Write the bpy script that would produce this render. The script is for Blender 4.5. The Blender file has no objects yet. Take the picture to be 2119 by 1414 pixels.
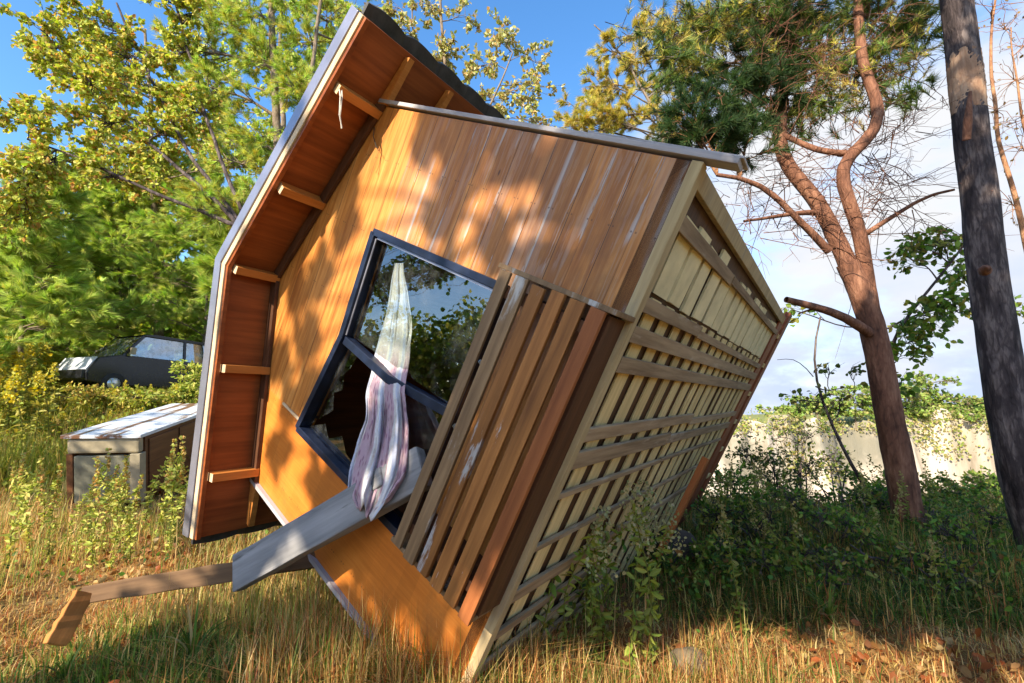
import bpy, math, random
import numpy as np
from mathutils import Vector, Matrix
from mathutils.geometry import tessellate_polygon

S = bpy.context.scene
COL = S.collection
RNG = np.random.default_rng(7)
random.seed(7)

# ------------------------------------------------------------------ camera, sky, sun, exposure
F, CX, CY = 952.99, 1059.5, 707.0
PITCH = math.atan(125 / F)
CAM = np.array([0, 0, 1.5])
cam = bpy.data.cameras.new('camera')
cam.lens = 16.19; cam.sensor_width = 36; cam.clip_start = .05; cam.clip_end = 2000
co = bpy.data.objects.new('camera', cam); COL.objects.link(co)
co.location = CAM; co.rotation_euler = (math.pi / 2 + PITCH, 0, 0)
S.camera = co

SUN = Vector((.47, .70, -.53)).normalized()          # the way the light travels
EL = math.asin(-SUN.z); AZ = math.atan2(-SUN.x, -SUN.y)
world = bpy.data.worlds.new('World'); S.world = world; world.use_nodes = True
wn, wl = world.node_tree.nodes, world.node_tree.links
sky = wn.new('ShaderNodeTexSky'); sky.sky_type = 'NISHITA'; sky.sun_disc = False
sky.sun_elevation = EL; sky.sun_rotation = AZ; sky.air_density = 1.0; sky.dust_density = .6; sky.ozone_density = 2.0
hs = wn.new('ShaderNodeHueSaturation'); hs.inputs['Saturation'].default_value = 1.25; hs.inputs['Value'].default_value = 1.9
wl.new(sky.outputs[0], hs.inputs['Color'])
tc = wn.new('ShaderNodeTexCoord')
dot = wn.new('ShaderNodeVectorMath'); dot.operation = 'DOT_PRODUCT'
dot.inputs[1].default_value = Vector((.82, .58, .04)).normalized()
wl.new(tc.outputs['Generated'], dot.inputs[0])
mp = wn.new('ShaderNodeMapping'); mp.inputs['Scale'].default_value = (2.0, 2.0, 4.2)
wl.new(tc.outputs['Generated'], mp.inputs['Vector'])
nz = wn.new('ShaderNodeTexNoise'); nz.inputs['Scale'].default_value = 1.5; nz.inputs['Detail'].default_value = 7; nz.inputs['Roughness'].default_value = .58
wl.new(mp.outputs[0], nz.inputs['Vector'])
m1 = wn.new('ShaderNodeMath'); m1.operation = 'MULTIPLY_ADD'; m1.inputs[1].default_value = 1.1
wl.new(nz.outputs[0], m1.inputs[0]); wl.new(dot.outputs['Value'], m1.inputs[2])
cr = wn.new('ShaderNodeMapRange'); cr.interpolation_type = 'SMOOTHSTEP'
cr.inputs['From Min'].default_value = 1.15; cr.inputs['From Max'].default_value = 1.5
wl.new(m1.outputs[0], cr.inputs['Value'])
mixc = wn.new('ShaderNodeMix'); mixc.data_type = 'RGBA'
n2 = wn.new('ShaderNodeTexNoise'); n2.inputs['Scale'].default_value = 3.2; n2.inputs['Detail'].default_value = 6
wl.new(mp.outputs[0], n2.inputs['Vector'])
sx = wn.new('ShaderNodeSeparateXYZ'); wl.new(tc.outputs['Generated'], sx.inputs[0])
sm3 = wn.new('ShaderNodeMath'); sm3.operation = 'MULTIPLY_ADD'; sm3.inputs[1].default_value = 1.1; wl.new(sx.outputs['Z'], sm3.inputs[0]); wl.new(n2.outputs[0], sm3.inputs[2])
cramp = wn.new('ShaderNodeValToRGB'); cramp.color_ramp.elements[0].position = .46; cramp.color_ramp.elements[1].position = .92
cramp.color_ramp.elements[0].color = (.36, .42, .55, 1); cramp.color_ramp.elements[1].color = (.50, .505, .52, 1); wl.new(sm3.outputs[0], cramp.inputs[0])
csc = wn.new('ShaderNodeVectorMath'); csc.operation = 'SCALE'; csc.inputs['Scale'].default_value = 9.8; wl.new(cramp.outputs[0], csc.inputs[0])
wl.new(csc.outputs[0], mixc.inputs['B'])
wl.new(cr.outputs[0], mixc.inputs['Factor']); wl.new(hs.outputs[0], mixc.inputs['A'])
bg = wn['Background']; bg.inputs['Strength'].default_value = .09
wl.new(mixc.outputs['Result'], bg.inputs['Color'])

sl = bpy.data.lights.new('sun', 'SUN'); sl.energy = 5.0; sl.angle = math.radians(.53); sl.color = (1, .89, .70)
so = bpy.data.objects.new('sun', sl); COL.objects.link(so); so.location = (-20, -30, 30)
so.rotation_euler = SUN.to_track_quat('-Z', 'Y').to_euler()
S.view_settings.view_transform = 'Standard'; S.view_settings.look = 'None'
S.view_settings.gamma = 1; S.view_settings.exposure = 1.12
S.render.engine = 'CYCLES'
S.cycles.max_bounces = 6; S.cycles.diffuse_bounces = 3; S.cycles.transparent_max_bounces = 12
S.cycles.use_denoising = True

# ------------------------------------------------------------------ picture helpers (pixel of the 2119x1414 photograph -> point in the place)
_c, _s = math.cos(PITCH), math.sin(PITCH)
def ray(px, py):
    x, y = (px - CX) / F, (py - CY) / F
    return np.array([x, y * _s + _c, -y * _c + _s])
def at(px, py, Y):
    d = ray(px, py); return CAM + d * (Y / d[1])
HR = np.array([[.37621, .56618, -.73342], [-.26027, .82428, .50281], [.88923, .00172, .45746]])
HT = np.array([-.32572, 2.36238, .01318])
def house(px, py, axis, val):
    o = HR.T @ (CAM - HT); d = HR.T @ ray(px, py)
    return o + d * ((val - o[axis]) / d[axis])
def h2w(p): return HR @ np.array(p, float) + HT

# ------------------------------------------------------------------ terrain
def sm(a, b, x):
    t = np.clip((x - a) / (b - a), 0, 1); return t * t * (3 - 2 * t)
def height(x, y):
    x = np.asarray(x, float); y = np.asarray(y, float)
    z = .05 * np.sin(x * 1.7 + .6) * np.cos(y * 1.3) + .03 * np.sin(x * 4.1 + y * 3.2) + .015 * np.sin(x * 9 - y * 7)
    left = sm(1.0, -4.0, x - .15 * (y - 8))
    z = z + left * (1.5 * sm(8.3, 12.0, y) + .5 * sm(14, 18, y) + 3.0 * sm(17, 45, y))
    right = 1 - left
    z = z + right * (-.42 * sm(5.4, 8, y) - 13 * sm(7.9, 24, y + .25 * np.sin(x)))
    z = z + .12 * np.exp(-((x + .3) ** 2 + (y - 2.6) ** 2) / .35)
    return z
def hz(x, y): return float(height(x, y))

# ------------------------------------------------------------------ object helpers
def tag(o, label=None, cat=None, group=None, kind=None):
    if label: o['label'] = label
    if cat: o['category'] = cat
    if group: o['group'] = group
    if kind: o['kind'] = kind
    return o
def empty(name, loc=(0, 0, 0), label=None, cat=None, group=None):
    o = bpy.data.objects.new(name, None); COL.objects.link(o); o.location = loc; o.empty_display_size = .2
    return tag(o, label, cat, group)
def link(name, me, mat, parent=None):
    o = bpy.data.objects.new(name, me); COL.objects.link(o)
    if mat is not None and len(me.materials) == 0: me.materials.append(mat)
    if parent is not None: o.parent = parent
    return o
def npmesh(name, V, Fc, cols=None, smooth=False):
    V = np.asarray(V, np.float32); Fc = np.asarray(Fc, np.int32); k = Fc.shape[1]
    me = bpy.data.meshes.new(name)
    me.vertices.add(len(V)); me.vertices.foreach_set('co', V.ravel())
    me.loops.add(Fc.size); me.loops.foreach_set('vertex_index', Fc.ravel())
    me.polygons.add(len(Fc)); me.polygons.foreach_set('loop_start', np.arange(0, Fc.size, k, dtype=np.int32))
    if smooth: me.polygons.foreach_set('use_smooth', np.ones(len(Fc), bool))
    if cols is not None:
        a = me.color_attributes.new('tint', 'FLOAT_COLOR', 'POINT')
        c = np.ones((len(V), 4), np.float32); c[:, :3] = cols; a.data.foreach_set('color', c.ravel())
    me.update(calc_edges=True); me.validate(); return me
class MB:
    def __init__(s): s.v = []; s.f = []; s.uv = None
    def add(s, vs, fs):
        n = len(s.v); s.v += [tuple(map(float, q)) for q in vs]; s.f += [tuple(i + n for i in q) for q in fs]; return s
    def box(s, lo, hi, jit=0):
        x0, y0, z0 = lo; x1, y1, z1 = hi
        vs = [(x0, y0, z0), (x1, y0, z0), (x1, y1, z0), (x0, y1, z0), (x0, y0, z1), (x1, y0, z1), (x1, y1, z1), (x0, y1, z1)]
        if jit: vs = [tuple(c + random.uniform(-jit, jit) for c in q) for q in vs]
        return s.add(vs, [(0, 3, 2, 1), (4, 5, 6, 7), (0, 1, 5, 4), (1, 2, 6, 5), (2, 3, 7, 6), (3, 0, 4, 7)])
    def bar(s, a, b, w, t, side):
        """box from a to b; w along side, t along the third axis"""
        a, b = np.array(a, float), np.array(b, float); d = b - a; d /= np.linalg.norm(d)
        sd = np.array(side, float); sd -= d * (sd @ d); sd /= np.linalg.norm(sd); n = np.cross(d, sd)
        vs = []
        for p in (a, b):
            for i, j in ((-1, -1), (1, -1), (1, 1), (-1, 1)): vs.append(p + sd * w / 2 * i + n * t / 2 * j)
        return s.add(vs, [(0, 3, 2, 1), (4, 5, 6, 7), (0, 1, 5, 4), (1, 2, 6, 5), (2, 3, 7, 6), (3, 0, 4, 7)])
    def prism(s, poly, axis, a, b):
        """2-D polygon (other two axes in order) extruded along axis from a to b"""
        def mk(p, c):
            q = list(p); q.insert(axis, c); return q
        n = len(poly)
        vs = [mk(p, a) for p in poly] + [mk(p, b) for p in poly]
        tri = tessellate_polygon([[Vector((p[0], p[1], 0)) for p in poly]])
        fs = [tuple(t) for t in tri] + [tuple(i + n for i in reversed(t)) for t in tri]
        fs += [(i, (i + 1) % n, (i + 1) % n + n, i + n) for i in range(n)]
        return s.add(vs, fs)
    def tube(s, pts, rad, k=8, cap=True):
        V, Fq = tubes([(pts, rad)], k); s.add(V, [tuple(q) for q in Fq])
        return s
    def build(s, name, mat, parent=None, bevel=0, smooth=False):
        me = bpy.data.meshes.new(name); me.from_pydata(s.v, [], s.f); me.update()
        import bmesh
        bm = bmesh.new(); bm.from_mesh(me); bmesh.ops.recalc_face_normals(bm, faces=bm.faces)
        if bevel:
            bmesh.ops.bevel(bm, geom=[e for e in bm.edges if e.calc_face_angle(0) > .5], offset=bevel, segments=2, affect='EDGES', profile=.6)
        bm.to_mesh(me); bm.free()
        if smooth:
            for p in me.polygons: p.use_smooth = True
        return link(name, me, mat, parent)

def tubes(lines, k=5):
    """many tapered tubes -> V, quads"""
    VV, FF, n0 = [], [], 0
    ang = np.arange(k) * 2 * math.pi / k; ca, sa = np.cos(ang), np.sin(ang)
    for pts, rad in lines:
        P = np.asarray(pts, float); R = np.asarray(rad, float); n = len(P)
        T = np.gradient(P, axis=0); T /= np.linalg.norm(T, axis=1)[:, None] + 1e-9
        ref = np.array([.31, .23, .92]) if abs(T[:, 2]).mean() < .8 else np.array([.95, .2, .1])
        A = np.cross(T, ref); A /= np.linalg.norm(A, axis=1)[:, None] + 1e-9
        B = np.cross(T, A)
        ring = P[:, None] + R[:, None, None] * (A[:, None] * ca[None, :, None] + B[:, None] * sa[None, :, None])
        VV.append(ring.reshape(-1, 3))
        i = np.arange(n - 1)[:, None] * k; j = np.arange(k)[None]; jn = (j + 1) % k
        FF.append((np.stack([i + j, i + jn, i + k + jn, i + k + j], -1).reshape(-1, 4)) + n0)
        n0 += n * k
    return np.concatenate(VV), np.concatenate(FF)

def rand_unit(n, rng=RNG):
    v = rng.normal(size=(n, 3)); return v / (np.linalg.norm(v, axis=1)[:, None] + 1e-9)
def norm(v): return v / (np.linalg.norm(v, axis=-1, keepdims=True) + 1e-9)
def pick(pal, n, rng=RNG, var=.22):
    pal = np.array(pal, float); c = pal[rng.integers(0, len(pal), n)]
    return np.clip(c * (1 + rng.uniform(-var, var, (n, 1))) * (1 + rng.uniform(-.08, .08, (n, 3))), 0, 1)
def leaves(P, D, size, wid, pal, rng=RNG, droop=.3):
    n = len(P)
    d = norm(D * .6 + rand_unit(n, rng) * .9 + np.array([0, 0, -droop])); s = norm(np.cross(d, rand_unit(n, rng)))
    nn = np.cross(d, s)
    L = size * rng.uniform(.6, 1.25, (n, 1)); W = L * wid
    f = nn * L * .10
    a = P; t = P + d * L; l1 = P + d * L * .28 + s * W * .85 + f; l2 = P + d * L * .68 + s * W * .8 + f; r1 = P + d * L * .28 - s * W * .85 + f; r2 = P + d * L * .68 - s * W * .8 + f
    V = np.stack([a, l1, l2, t, r2, r1], 1).reshape(-1, 3); k = np.arange(n)[:, None] * 6
    Q = np.concatenate([k + np.array([[0, 1, 2, 3]]), k + np.array([[0, 3, 4, 5]])], 0)
    return V, Q, np.repeat(pick(pal, n, rng), 6, 0)
def needles(P, D, size, wid, pal, per=16, rng=RNG, spread=.75):
    n = len(P); colr = pick(pal, n, rng)
    P = np.repeat(P, per, 0); D = np.repeat(D, per, 0); m = n * per
    d = norm(D + rand_unit(m, rng) * spread); s = norm(np.cross(d, rand_unit(m, rng)))
    L = size * rng.uniform(.65, 1.1, (m, 1)); P = P - D * L * rng.uniform(0, .5, (m, 1))
    V = np.stack([P + s * wid / 2, P - s * wid / 2, P + d * L], 1).reshape(-1, 3)
    cc = np.repeat(colr, per, 0) * rng.uniform(.8, 1.2, (m, 1))
    return V, np.arange(3 * m).reshape(-1, 3), np.repeat(np.clip(cc, 0, 1), 3, 0)

def blades(X, Y, Hh, wid, pal, lean=.5, base=None, rng=RNG, sideways=0):
    """curved two-segment grass blades -> V, tris"""
    n = len(X); Z = height(X, Y) - .02 if base is None else base
    a = rng.uniform(0, 2 * math.pi, n); d = np.stack([np.cos(a), np.sin(a), 0 * a], 1)
    s = np.stack([-np.sin(a), np.cos(a), 0 * a], 1)
    b = np.stack([X, Y, Z], 1); l = np.abs(rng.normal(0, lean, (n, 1))) ; h = Hh[:, None]
    up = np.array([0, 0, 1.])
    w = wid * rng.uniform(.6, 1.3, (n, 1))
    m = b + up * h * .55 / np.sqrt(1 + l * l * .4) + d * h * l * .28
    t = b + up * h * np.maximum(.25, 1 - .35 * l) + d * h * l * .85
    V = np.stack([b - s * w / 2, b + s * w / 2, m - s * w * .4, m + s * w * .4, t], 1).reshape(-1, 3)
    k = np.arange(n)[:, None] * 5
    Fc = np.concatenate([k + np.array([[0, 1, 3]]), k + np.array([[0, 3, 2]]), k + np.array([[2, 3, 4]])], 0)
    return V, Fc, np.repeat(pick(pal, n, rng), 5, 0)

# ------------------------------------------------------------------ materials
def mat(name):
    m = bpy.data.materials.new(name); m.use_nodes = True
    nt = m.node_tree; return m, nt.nodes, nt.links, nt.nodes['Principled BSDF']
def ramp(n, stops):
    r = n.new('ShaderNodeValToRGB'); e = r.color_ramp.elements
    while len(e) < len(stops): e.new(.5)
    for q, (p, c) in zip(e, stops): q.position = p; q.color = (*c, 1)
    return r
def mixrgb(n, l, fac, a, b, mode='MIX'):
    x = n.new('ShaderNodeMix'); x.data_type = 'RGBA'; x.blend_type = mode
    for k, v in (('Factor', fac), ('A', a), ('B', b)):
        if hasattr(v, 'links'): l.new(v, x.inputs[k])
        elif k == 'Factor': x.inputs[k].default_value = v
        else: x.inputs[k].default_value = (*v, 1)
    return x.outputs['Result']
def math_(n, l, op, a, b=None, c=None, clamp=False):
    x = n.new('ShaderNodeMath'); x.operation = op; x.use_clamp = clamp
    for i, v in enumerate((a, b, c)):
        if v is None: continue
        if hasattr(v, 'links'): l.new(v, x.inputs[i])
        else: x.inputs[i].default_value = v
    return x.outputs[0]
def noise(n, l, vec, scale, detail=4, rough=.55, sc=(1, 1, 1), loc=(0, 0, 0)):
    mpn = n.new('ShaderNodeMapping'); mpn.inputs['Scale'].default_value = sc; mpn.inputs['Location'].default_value = loc
    l.new(vec, mpn.inputs['Vector'])
    t = n.new('ShaderNodeTexNoise'); t.inputs['Scale'].default_value = scale; t.inputs['Detail'].default_value = detail; t.inputs['Roughness'].default_value = rough
    l.new(mpn.outputs[0], t.inputs['Vector']); return t.outputs['Fac']
def mrange(n, l, v, a, b, c=0, d=1):
    x = n.new('ShaderNodeMapRange'); x.interpolation_type = 'SMOOTHSTEP'; l.new(v, x.inputs['Value'])
    for k, q in (('From Min', a), ('From Max', b), ('To Min', c), ('To Max', d)): x.inputs[k].default_value = q
    return x.outputs[0]
def bump(n, l, p, hgt, strength=.4, dist=.01):
    b = n.new('ShaderNodeBump'); b.inputs['Strength'].default_value = strength; b.inputs['Distance'].default_value = dist
    l.new(hgt, b.inputs['Height']); l.new(b.outputs[0], p.inputs['Normal'])
def coords(n, l):
    t = n.new('ShaderNodeTexCoord'); o = n.new('ShaderNodeObjectInfo')
    a = n.new('ShaderNodeVectorMath'); a.operation = 'ADD'; l.new(t.outputs['Object'], a.inputs[0])
    cmb = n.new('ShaderNodeCombineXYZ')
    r = math_(n, l, 'MULTIPLY', o.outputs['Random'], 7.0)
    for i in range(3): l.new(r, cmb.inputs[i])
    l.new(cmb.outputs[0], a.inputs[1])
    return a.outputs[0], t.outputs['Object'], o.outputs['Random']

def wood(name, dark, light, axis='x', wear=None, wear_lo=.55, wear_hi=.68, rough=.62, fine=34, tint=.25, spec=.3):
    """grained wood; grain runs along the local axis; wear = colour of bare weathered patches"""
    m, n, l, p = mat(name); v, raw, rnd = coords(n, l)
    lo = {'x': (.06, 1, 1), 'y': (1, .06, 1), 'z': (1, 1, .06)}[axis]
    g = noise(n, l, v, fine, 5, .6, lo); big = noise(n, l, v, 5, 3, .5, tuple(.25 + .75 * q for q in lo))
    f = math_(n, l, 'ADD', math_(n, l, 'MULTIPLY', g, .65), math_(n, l, 'MULTIPLY', big, .35))
    r = ramp(n, [(.32, dark), (.66, light)]); l.new(f, r.inputs[0]); c = r.outputs[0]
    if wear is not None:
        w = noise(n, l, v, 7, 7, .68, tuple(.12 + .88 * q for q in lo), (3, 1, 5))
        c = mixrgb(n, l, mrange(n, l, w, wear_lo, wear_hi), c, wear)
    k = math_(n, l, 'MULTIPLY_ADD', rnd, tint * 2, 1 - tint)
    cmb = n.new('ShaderNodeCombineXYZ')
    for i in range(3): l.new(k, cmb.inputs[i])
    l.new(mixrgb(n, l, 1.0, c, cmb.outputs[0], 'MULTIPLY'), p.inputs['Base Color'])
    p.inputs['Roughness'].default_value = rough; p.inputs['Specular IOR Level'].default_value = spec
    bump(n, l, p, f, .35, .006)
    return m
def foliage(name, trans=.35, gain=1.0, rough=.55):
    m, n, l, p = mat(name)
    a = n.new('ShaderNodeAttribute'); a.attribute_name = 'tint'
    l.new(a.outputs['Color'], p.inputs['Base Color']); p.inputs['Roughness'].default_value = rough; p.inputs['Specular IOR Level'].default_value = .25
    t = n.new('ShaderNodeBsdfTranslucent'); mx = n.new('ShaderNodeMixShader'); mx.inputs[0].default_value = trans
    br = n.new('ShaderNodeHueSaturation'); br.inputs['Saturation'].default_value = 1.1; br.inputs['Value'].default_value = 1.3
    l.new(a.outputs['Color'], br.inputs['Color']); l.new(br.outputs[0], t.inputs['Color'])
    l.new(p.outputs[0], mx.inputs[1]); l.new(t.outputs[0], mx.inputs[2])
    l.new(mx.outputs[0], n['Material Output'].inputs['Surface'])
    return m
def plain(name, c, rough=.5, metal=0, var=.25, scale=9, bmp=.15):
    m, n, l, p = mat(name); v, raw, rnd = coords(n, l)
    g = noise(n, l, v, scale, 6, .62)
    r = ramp(n, [(.3, tuple(q * (1 - var) for q in c)), (.7, tuple(min(1, q * (1 + var)) for q in c))]); l.new(g, r.inputs[0])
    l.new(r.outputs[0], p.inputs['Base Color']); p.inputs['Roughness'].default_value = rough; p.inputs['Metallic'].default_value = metal
    bump(n, l, p, g, bmp, .01); return m
def bark(name, dark, mid, light, scale=9, stretch=.35, patch=None):
    m, n, l, p = mat(name); v, raw, rnd = coords(n, l)
    mpn = n.new('ShaderNodeMapping'); mpn.inputs['Scale'].default_value = (1, 1, stretch); l.new(v, mpn.inputs['Vector'])
    vo = n.new('ShaderNodeTexVoronoi'); vo.feature = 'DISTANCE_TO_EDGE'; vo.inputs['Scale'].default_value = scale * 2.6
    nn = n.new('ShaderNodeTexNoise'); nn.inputs['Scale'].default_value = scale; nn.inputs['Detail'].default_value = 6
    l.new(mpn.outputs[0], nn.inputs['Vector'])
    wv = n.new('ShaderNodeVectorMath'); wv.operation = 'MULTIPLY_ADD'; wv.inputs[1].default_value = (.12, .12, .12)
    l.new(nn.outputs['Color'], wv.inputs[0]); l.new(mpn.outputs[0], wv.inputs[2]); l.new(wv.outputs[0], vo.inputs['Vector'])
    e = mrange(n, l, vo.outputs['Distance'], 0, .22)
    fine = noise(n, l, mpn.outputs[0], scale * 2.6, 9, .72, (1, 1, .6))
    f = math_(n, l, 'ADD', math_(n, l, 'MULTIPLY', e, .10), math_(n, l, 'MULTIPLY', math_(n, l, 'ADD', math_(n, l, 'MULTIPLY', nn.outputs['Fac'], .5), math_(n, l, 'MULTIPLY', fine, .5)), 1.9))
    f = math_(n, l, 'SUBTRACT', f, .50)
    r = ramp(n, [(.15, dark), (.5, mid), (.85, light)]); l.new(f, r.inputs[0]); c = r.outputs[0]
    if patch is not None:
        q = noise(n, l, v, 1.6, 5, .6); c = mixrgb(n, l, mrange(n, l, q, .48, .6), c, patch)
    l.new(c, p.inputs['Base Color']); p.inputs['Roughness'].default_value = .85; p.inputs['Specular IOR Level'].default_value = .15
    bump(n, l, p, f, .9, .03); return m

# front wall boards: orange varnish low down, weathered with peeled lilac-grey streaks near the floor and the high side
def wall_mat():
    m, n, l, p = mat('weathered_wall_boards'); t = n.new('ShaderNodeTexCoord'); v = t.outputs['Object']
    sep = n.new('ShaderNodeSeparateXYZ'); l.new(v, sep.inputs[0]); u, z = sep.outputs['X'], sep.outputs['Z']
    g = noise(n, l, v, 38, 6, .62, (.05, 1, 1)); big = noise(n, l, v, 4, 4, .55, (.3, 1, 1))
    f = math_(n, l, 'ADD', math_(n, l, 'MULTIPLY', g, .6), math_(n, l, 'MULTIPLY', big, .4))
    r = ramp(n, [(.36, (.30, .088, .013)), (.5, (.50, .185, .035)), (.62, (.64, .285, .075))]); l.new(f, r.inputs[0])
    # how weathered: more towards the floor (z small) and the upper side (u large)
    wz = mrange(n, l, z, 1.75, .55); wu = mrange(n, l, u, .5, 2.0)
    wth = math_(n, l, 'MULTIPLY', wz, wu)
    br = ramp(n, [(.34, (.18, .056, .012)), (.5, (.32, .118, .026)), (.66, (.46, .195, .056))]); l.new(f, br.inputs[0])
    k = noise(n, l, v, 5, 5, .6, (.35, 1, 1), (2, 0, 1))
    c = mixrgb(n, l, math_(n, l, 'MULTIPLY', wth, mrange(n, l, k, .3, .6), clamp=True), r.outputs[0], br.outputs[0])
    # plywood patch below the seam: flat saturated orange
    ply = math_(n, l, 'ADD', math_(n, l, 'MULTIPLY', noise(n, l, v, 3, 4, .5, (1, 1, .4)), .55), math_(n, l, 'MULTIPLY', noise(n, l, v, 60, 6, .7, (1, 1, .05)), .45)); pr = ramp(n, [(.3, (.40, .105, .013)), (.5, (.55, .165, .022)), (.7, (.68, .25, .045))]); l.new(ply, pr.inputs[0])
    low = math_(n, l, 'LESS_THAN', u, .615); c = mixrgb(n, l, low, c, pr.outputs[0])
    # board joints every 0.215 m across z
    dv = math_(n, l, 'FRACT', math_(n, l, 'DIVIDE', z, .1075)); jt = math_(n, l, 'LESS_THAN', dv, .030)
    odd = math_(n, l, 'GREATER_THAN', math_(n, l, 'FRACT', math_(n, l, 'DIVIDE', math_(n, l, 'ADD', z, .004), .215)), .5)
    jt = math_(n, l, 'MULTIPLY', jt, math_(n, l, 'SUBTRACT', 1.0, math_(n, l, 'MULTIPLY', odd, .55)))
    jt = math_(n, l, 'MULTIPLY', jt, math_(n, l, 'GREATER_THAN', u, .615))
    bid = math_(n, l, 'FLOOR', math_(n, l, 'DIVIDE', z, .1075))
    wh = n.new('ShaderNodeTexWhiteNoise'); wh.noise_dimensions = '1D'; l.new(bid, wh.inputs['W'])
    kk = math_(n, l, 'MULTIPLY_ADD', wh.outputs['Value'], .15, .92); cmb = n.new('ShaderNodeCombineXYZ')
    for i in range(3): l.new(kk, cmb.inputs[i])
    c = mixrgb(n, l, 1.0, c, cmb.outputs[0], 'MULTIPLY')
    # peeled streaks near joints and upper end
    st = noise(n, l, v, 16, 6, .7, (.07, 1, 1), (1, 3, 0)); pk = noise(n, l, v, 3.2, 3, .5, (.5, 1, 1), (5, 1, 2))
    near = mrange(n, l, math_(n, l, 'ABSOLUTE', math_(n, l, 'SUBTRACT', dv, .06)), .22, .0)
    s1 = math_(n, l, 'MULTIPLY', mrange(n, l, st, .485, .525), mrange(n, l, pk, .42, .50))
    s1 = math_(n, l, 'MULTIPLY', s1, math_(n, l, 'ADD', math_(n, l, 'MULTIPLY', near, .85), .22))
    s1 = math_(n, l, 'MULTIPLY', s1, math_(n, l, 'MULTIPLY', mrange(n, l, z, 1.75, 1.35), mrange(n, l, u, 1.2, 2.1)), clamp=True)
    c = mixrgb(n, l, s1, c, (.46, .37, .33))
    fs = noise(n, l, v, 70, 3, .6, (.03, 1, 1), (9, 0, 4))
    c = mixrgb(n, l, math_(n, l, 'MULTIPLY', mrange(n, l, fs, .53, .66), math_(n, l, 'MULTIPLY', wth, .45)), c, (.42, .27, .16))
    nu_ = math_(n, l, 'SUBTRACT', math_(n, l, 'FRACT', math_(n, l, 'DIVIDE', u, .45)), .3)
    nd = math_(n, l, 'SUBTRACT', math_(n, l, 'ABSOLUTE', math_(n, l, 'SUBTRACT', dv, .5)), .40)
    d2 = math_(n, l, 'ADD', math_(n, l, 'POWER', math_(n, l, 'MULTIPLY', nu_, .45), 2.0), math_(n, l, 'POWER', math_(n, l, 'MULTIPLY', nd, .1075), 2.0))
    c = mixrgb(n, l, math_(n, l, 'MULTIPLY', math_(n, l, 'LESS_THAN', d2, .0045 ** 2), .6), c, (.06, .03, .015))
    c = mixrgb(n, l, jt, c, (.05, .02, .01))
    gr = noise(n, l, v, 2.6, 8, .72, (.7, 1, 1), (7, 2, 3)); c = mixrgb(n, l, math_(n, l, 'MULTIPLY', mrange(n, l, gr, .52, .72), .45), c, (.20, .085, .03))
    nk = n.new('ShaderNodeTexVoronoi'); nk.inputs['Scale'].default_value = 3.4; mk = n.new('ShaderNodeMapping'); mk.inputs['Scale'].default_value = (.55, 1, 1.5); l.new(v, mk.inputs['Vector']); l.new(mk.outputs[0], nk.inputs['Vector'])
    c = mixrgb(n, l, mrange(n, l, nk.outputs['Distance'], .05, .02), c, (.10, .035, .012))
    l.new(c, p.inputs['Base Color']); p.inputs['Roughness'].default_value = .5; p.inputs['Specular IOR Level'].default_value = .35
    hgt = math_(n, l, 'SUBTRACT', math_(n, l, 'MULTIPLY', f, .25), jt); bump(n, l, p, hgt, .5, .006)
    return m

def curtain_mat():
    m, n, l, p = mat('striped_curtain_cloth'); t = n.new('ShaderNodeTexCoord'); sep = n.new('ShaderNodeSeparateXYZ'); l.new(t.outputs['UV'], sep.inputs[0])
    w = noise(n, l, t.outputs['UV'], 3, 2, .5, (1, 2, 1))
    x = math_(n, l, 'ADD', math_(n, l, 'MULTIPLY', sep.outputs['X'], 2.6), math_(n, l, 'MULTIPLY', w, .35))
    fr = math_(n, l, 'FRACT', x); st = math_(n, l, 'MULTIPLY', mrange(n, l, fr, .36, .42), mrange(n, l, fr, .98, .92))
    vo = n.new('ShaderNodeTexVoronoi'); vo.inputs['Scale'].default_value = 26; l.new(t.outputs['UV'], vo.inputs['Vector'])
    pat = mixrgb(n, l, mrange(n, l, vo.outputs['Distance'], .2, .45), (.34, .17, .24), (.56, .38, .44))
    lowf = mrange(n, l, sep.outputs['Y'], .72, .55)
    c = mixrgb(n, l, math_(n, l, 'MULTIPLY', st, lowf), (.80, .76, .74), pat)
    c = mixrgb(n, l, math_(n, l, 'MULTIPLY', mrange(n, l, fr, .1, .16), mrange(n, l, fr, .34, .28)), c, (.62, .64, .75))
    dn = noise(n, l, t.outputs['UV'], 5, 7, .7, (1, 2.5, 1)); c = mixrgb(n, l, math_(n, l, 'MULTIPLY', mrange(n, l, dn, .45, .7), .5), c, (.36, .29, .24))
    l.new(c, p.inputs['Base Color']); p.inputs['Roughness'].default_value = .9
    wv_ = noise(n, l, t.outputs['UV'], 9, 6, .7, (1.5, 5, 1)); bump(n, l, p, wv_, .5, .02)
    tr = n.new('ShaderNodeBsdfTranslucent'); l.new(c, tr.inputs['Color']); mx = n.new('ShaderNodeMixShader'); mx.inputs[0].default_value = .25
    l.new(p.outputs[0], mx.inputs[1]); l.new(tr.outputs[0], mx.inputs[2]); l.new(mx.outputs[0], n['Material Output'].inputs['Surface'])
    return m

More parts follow.
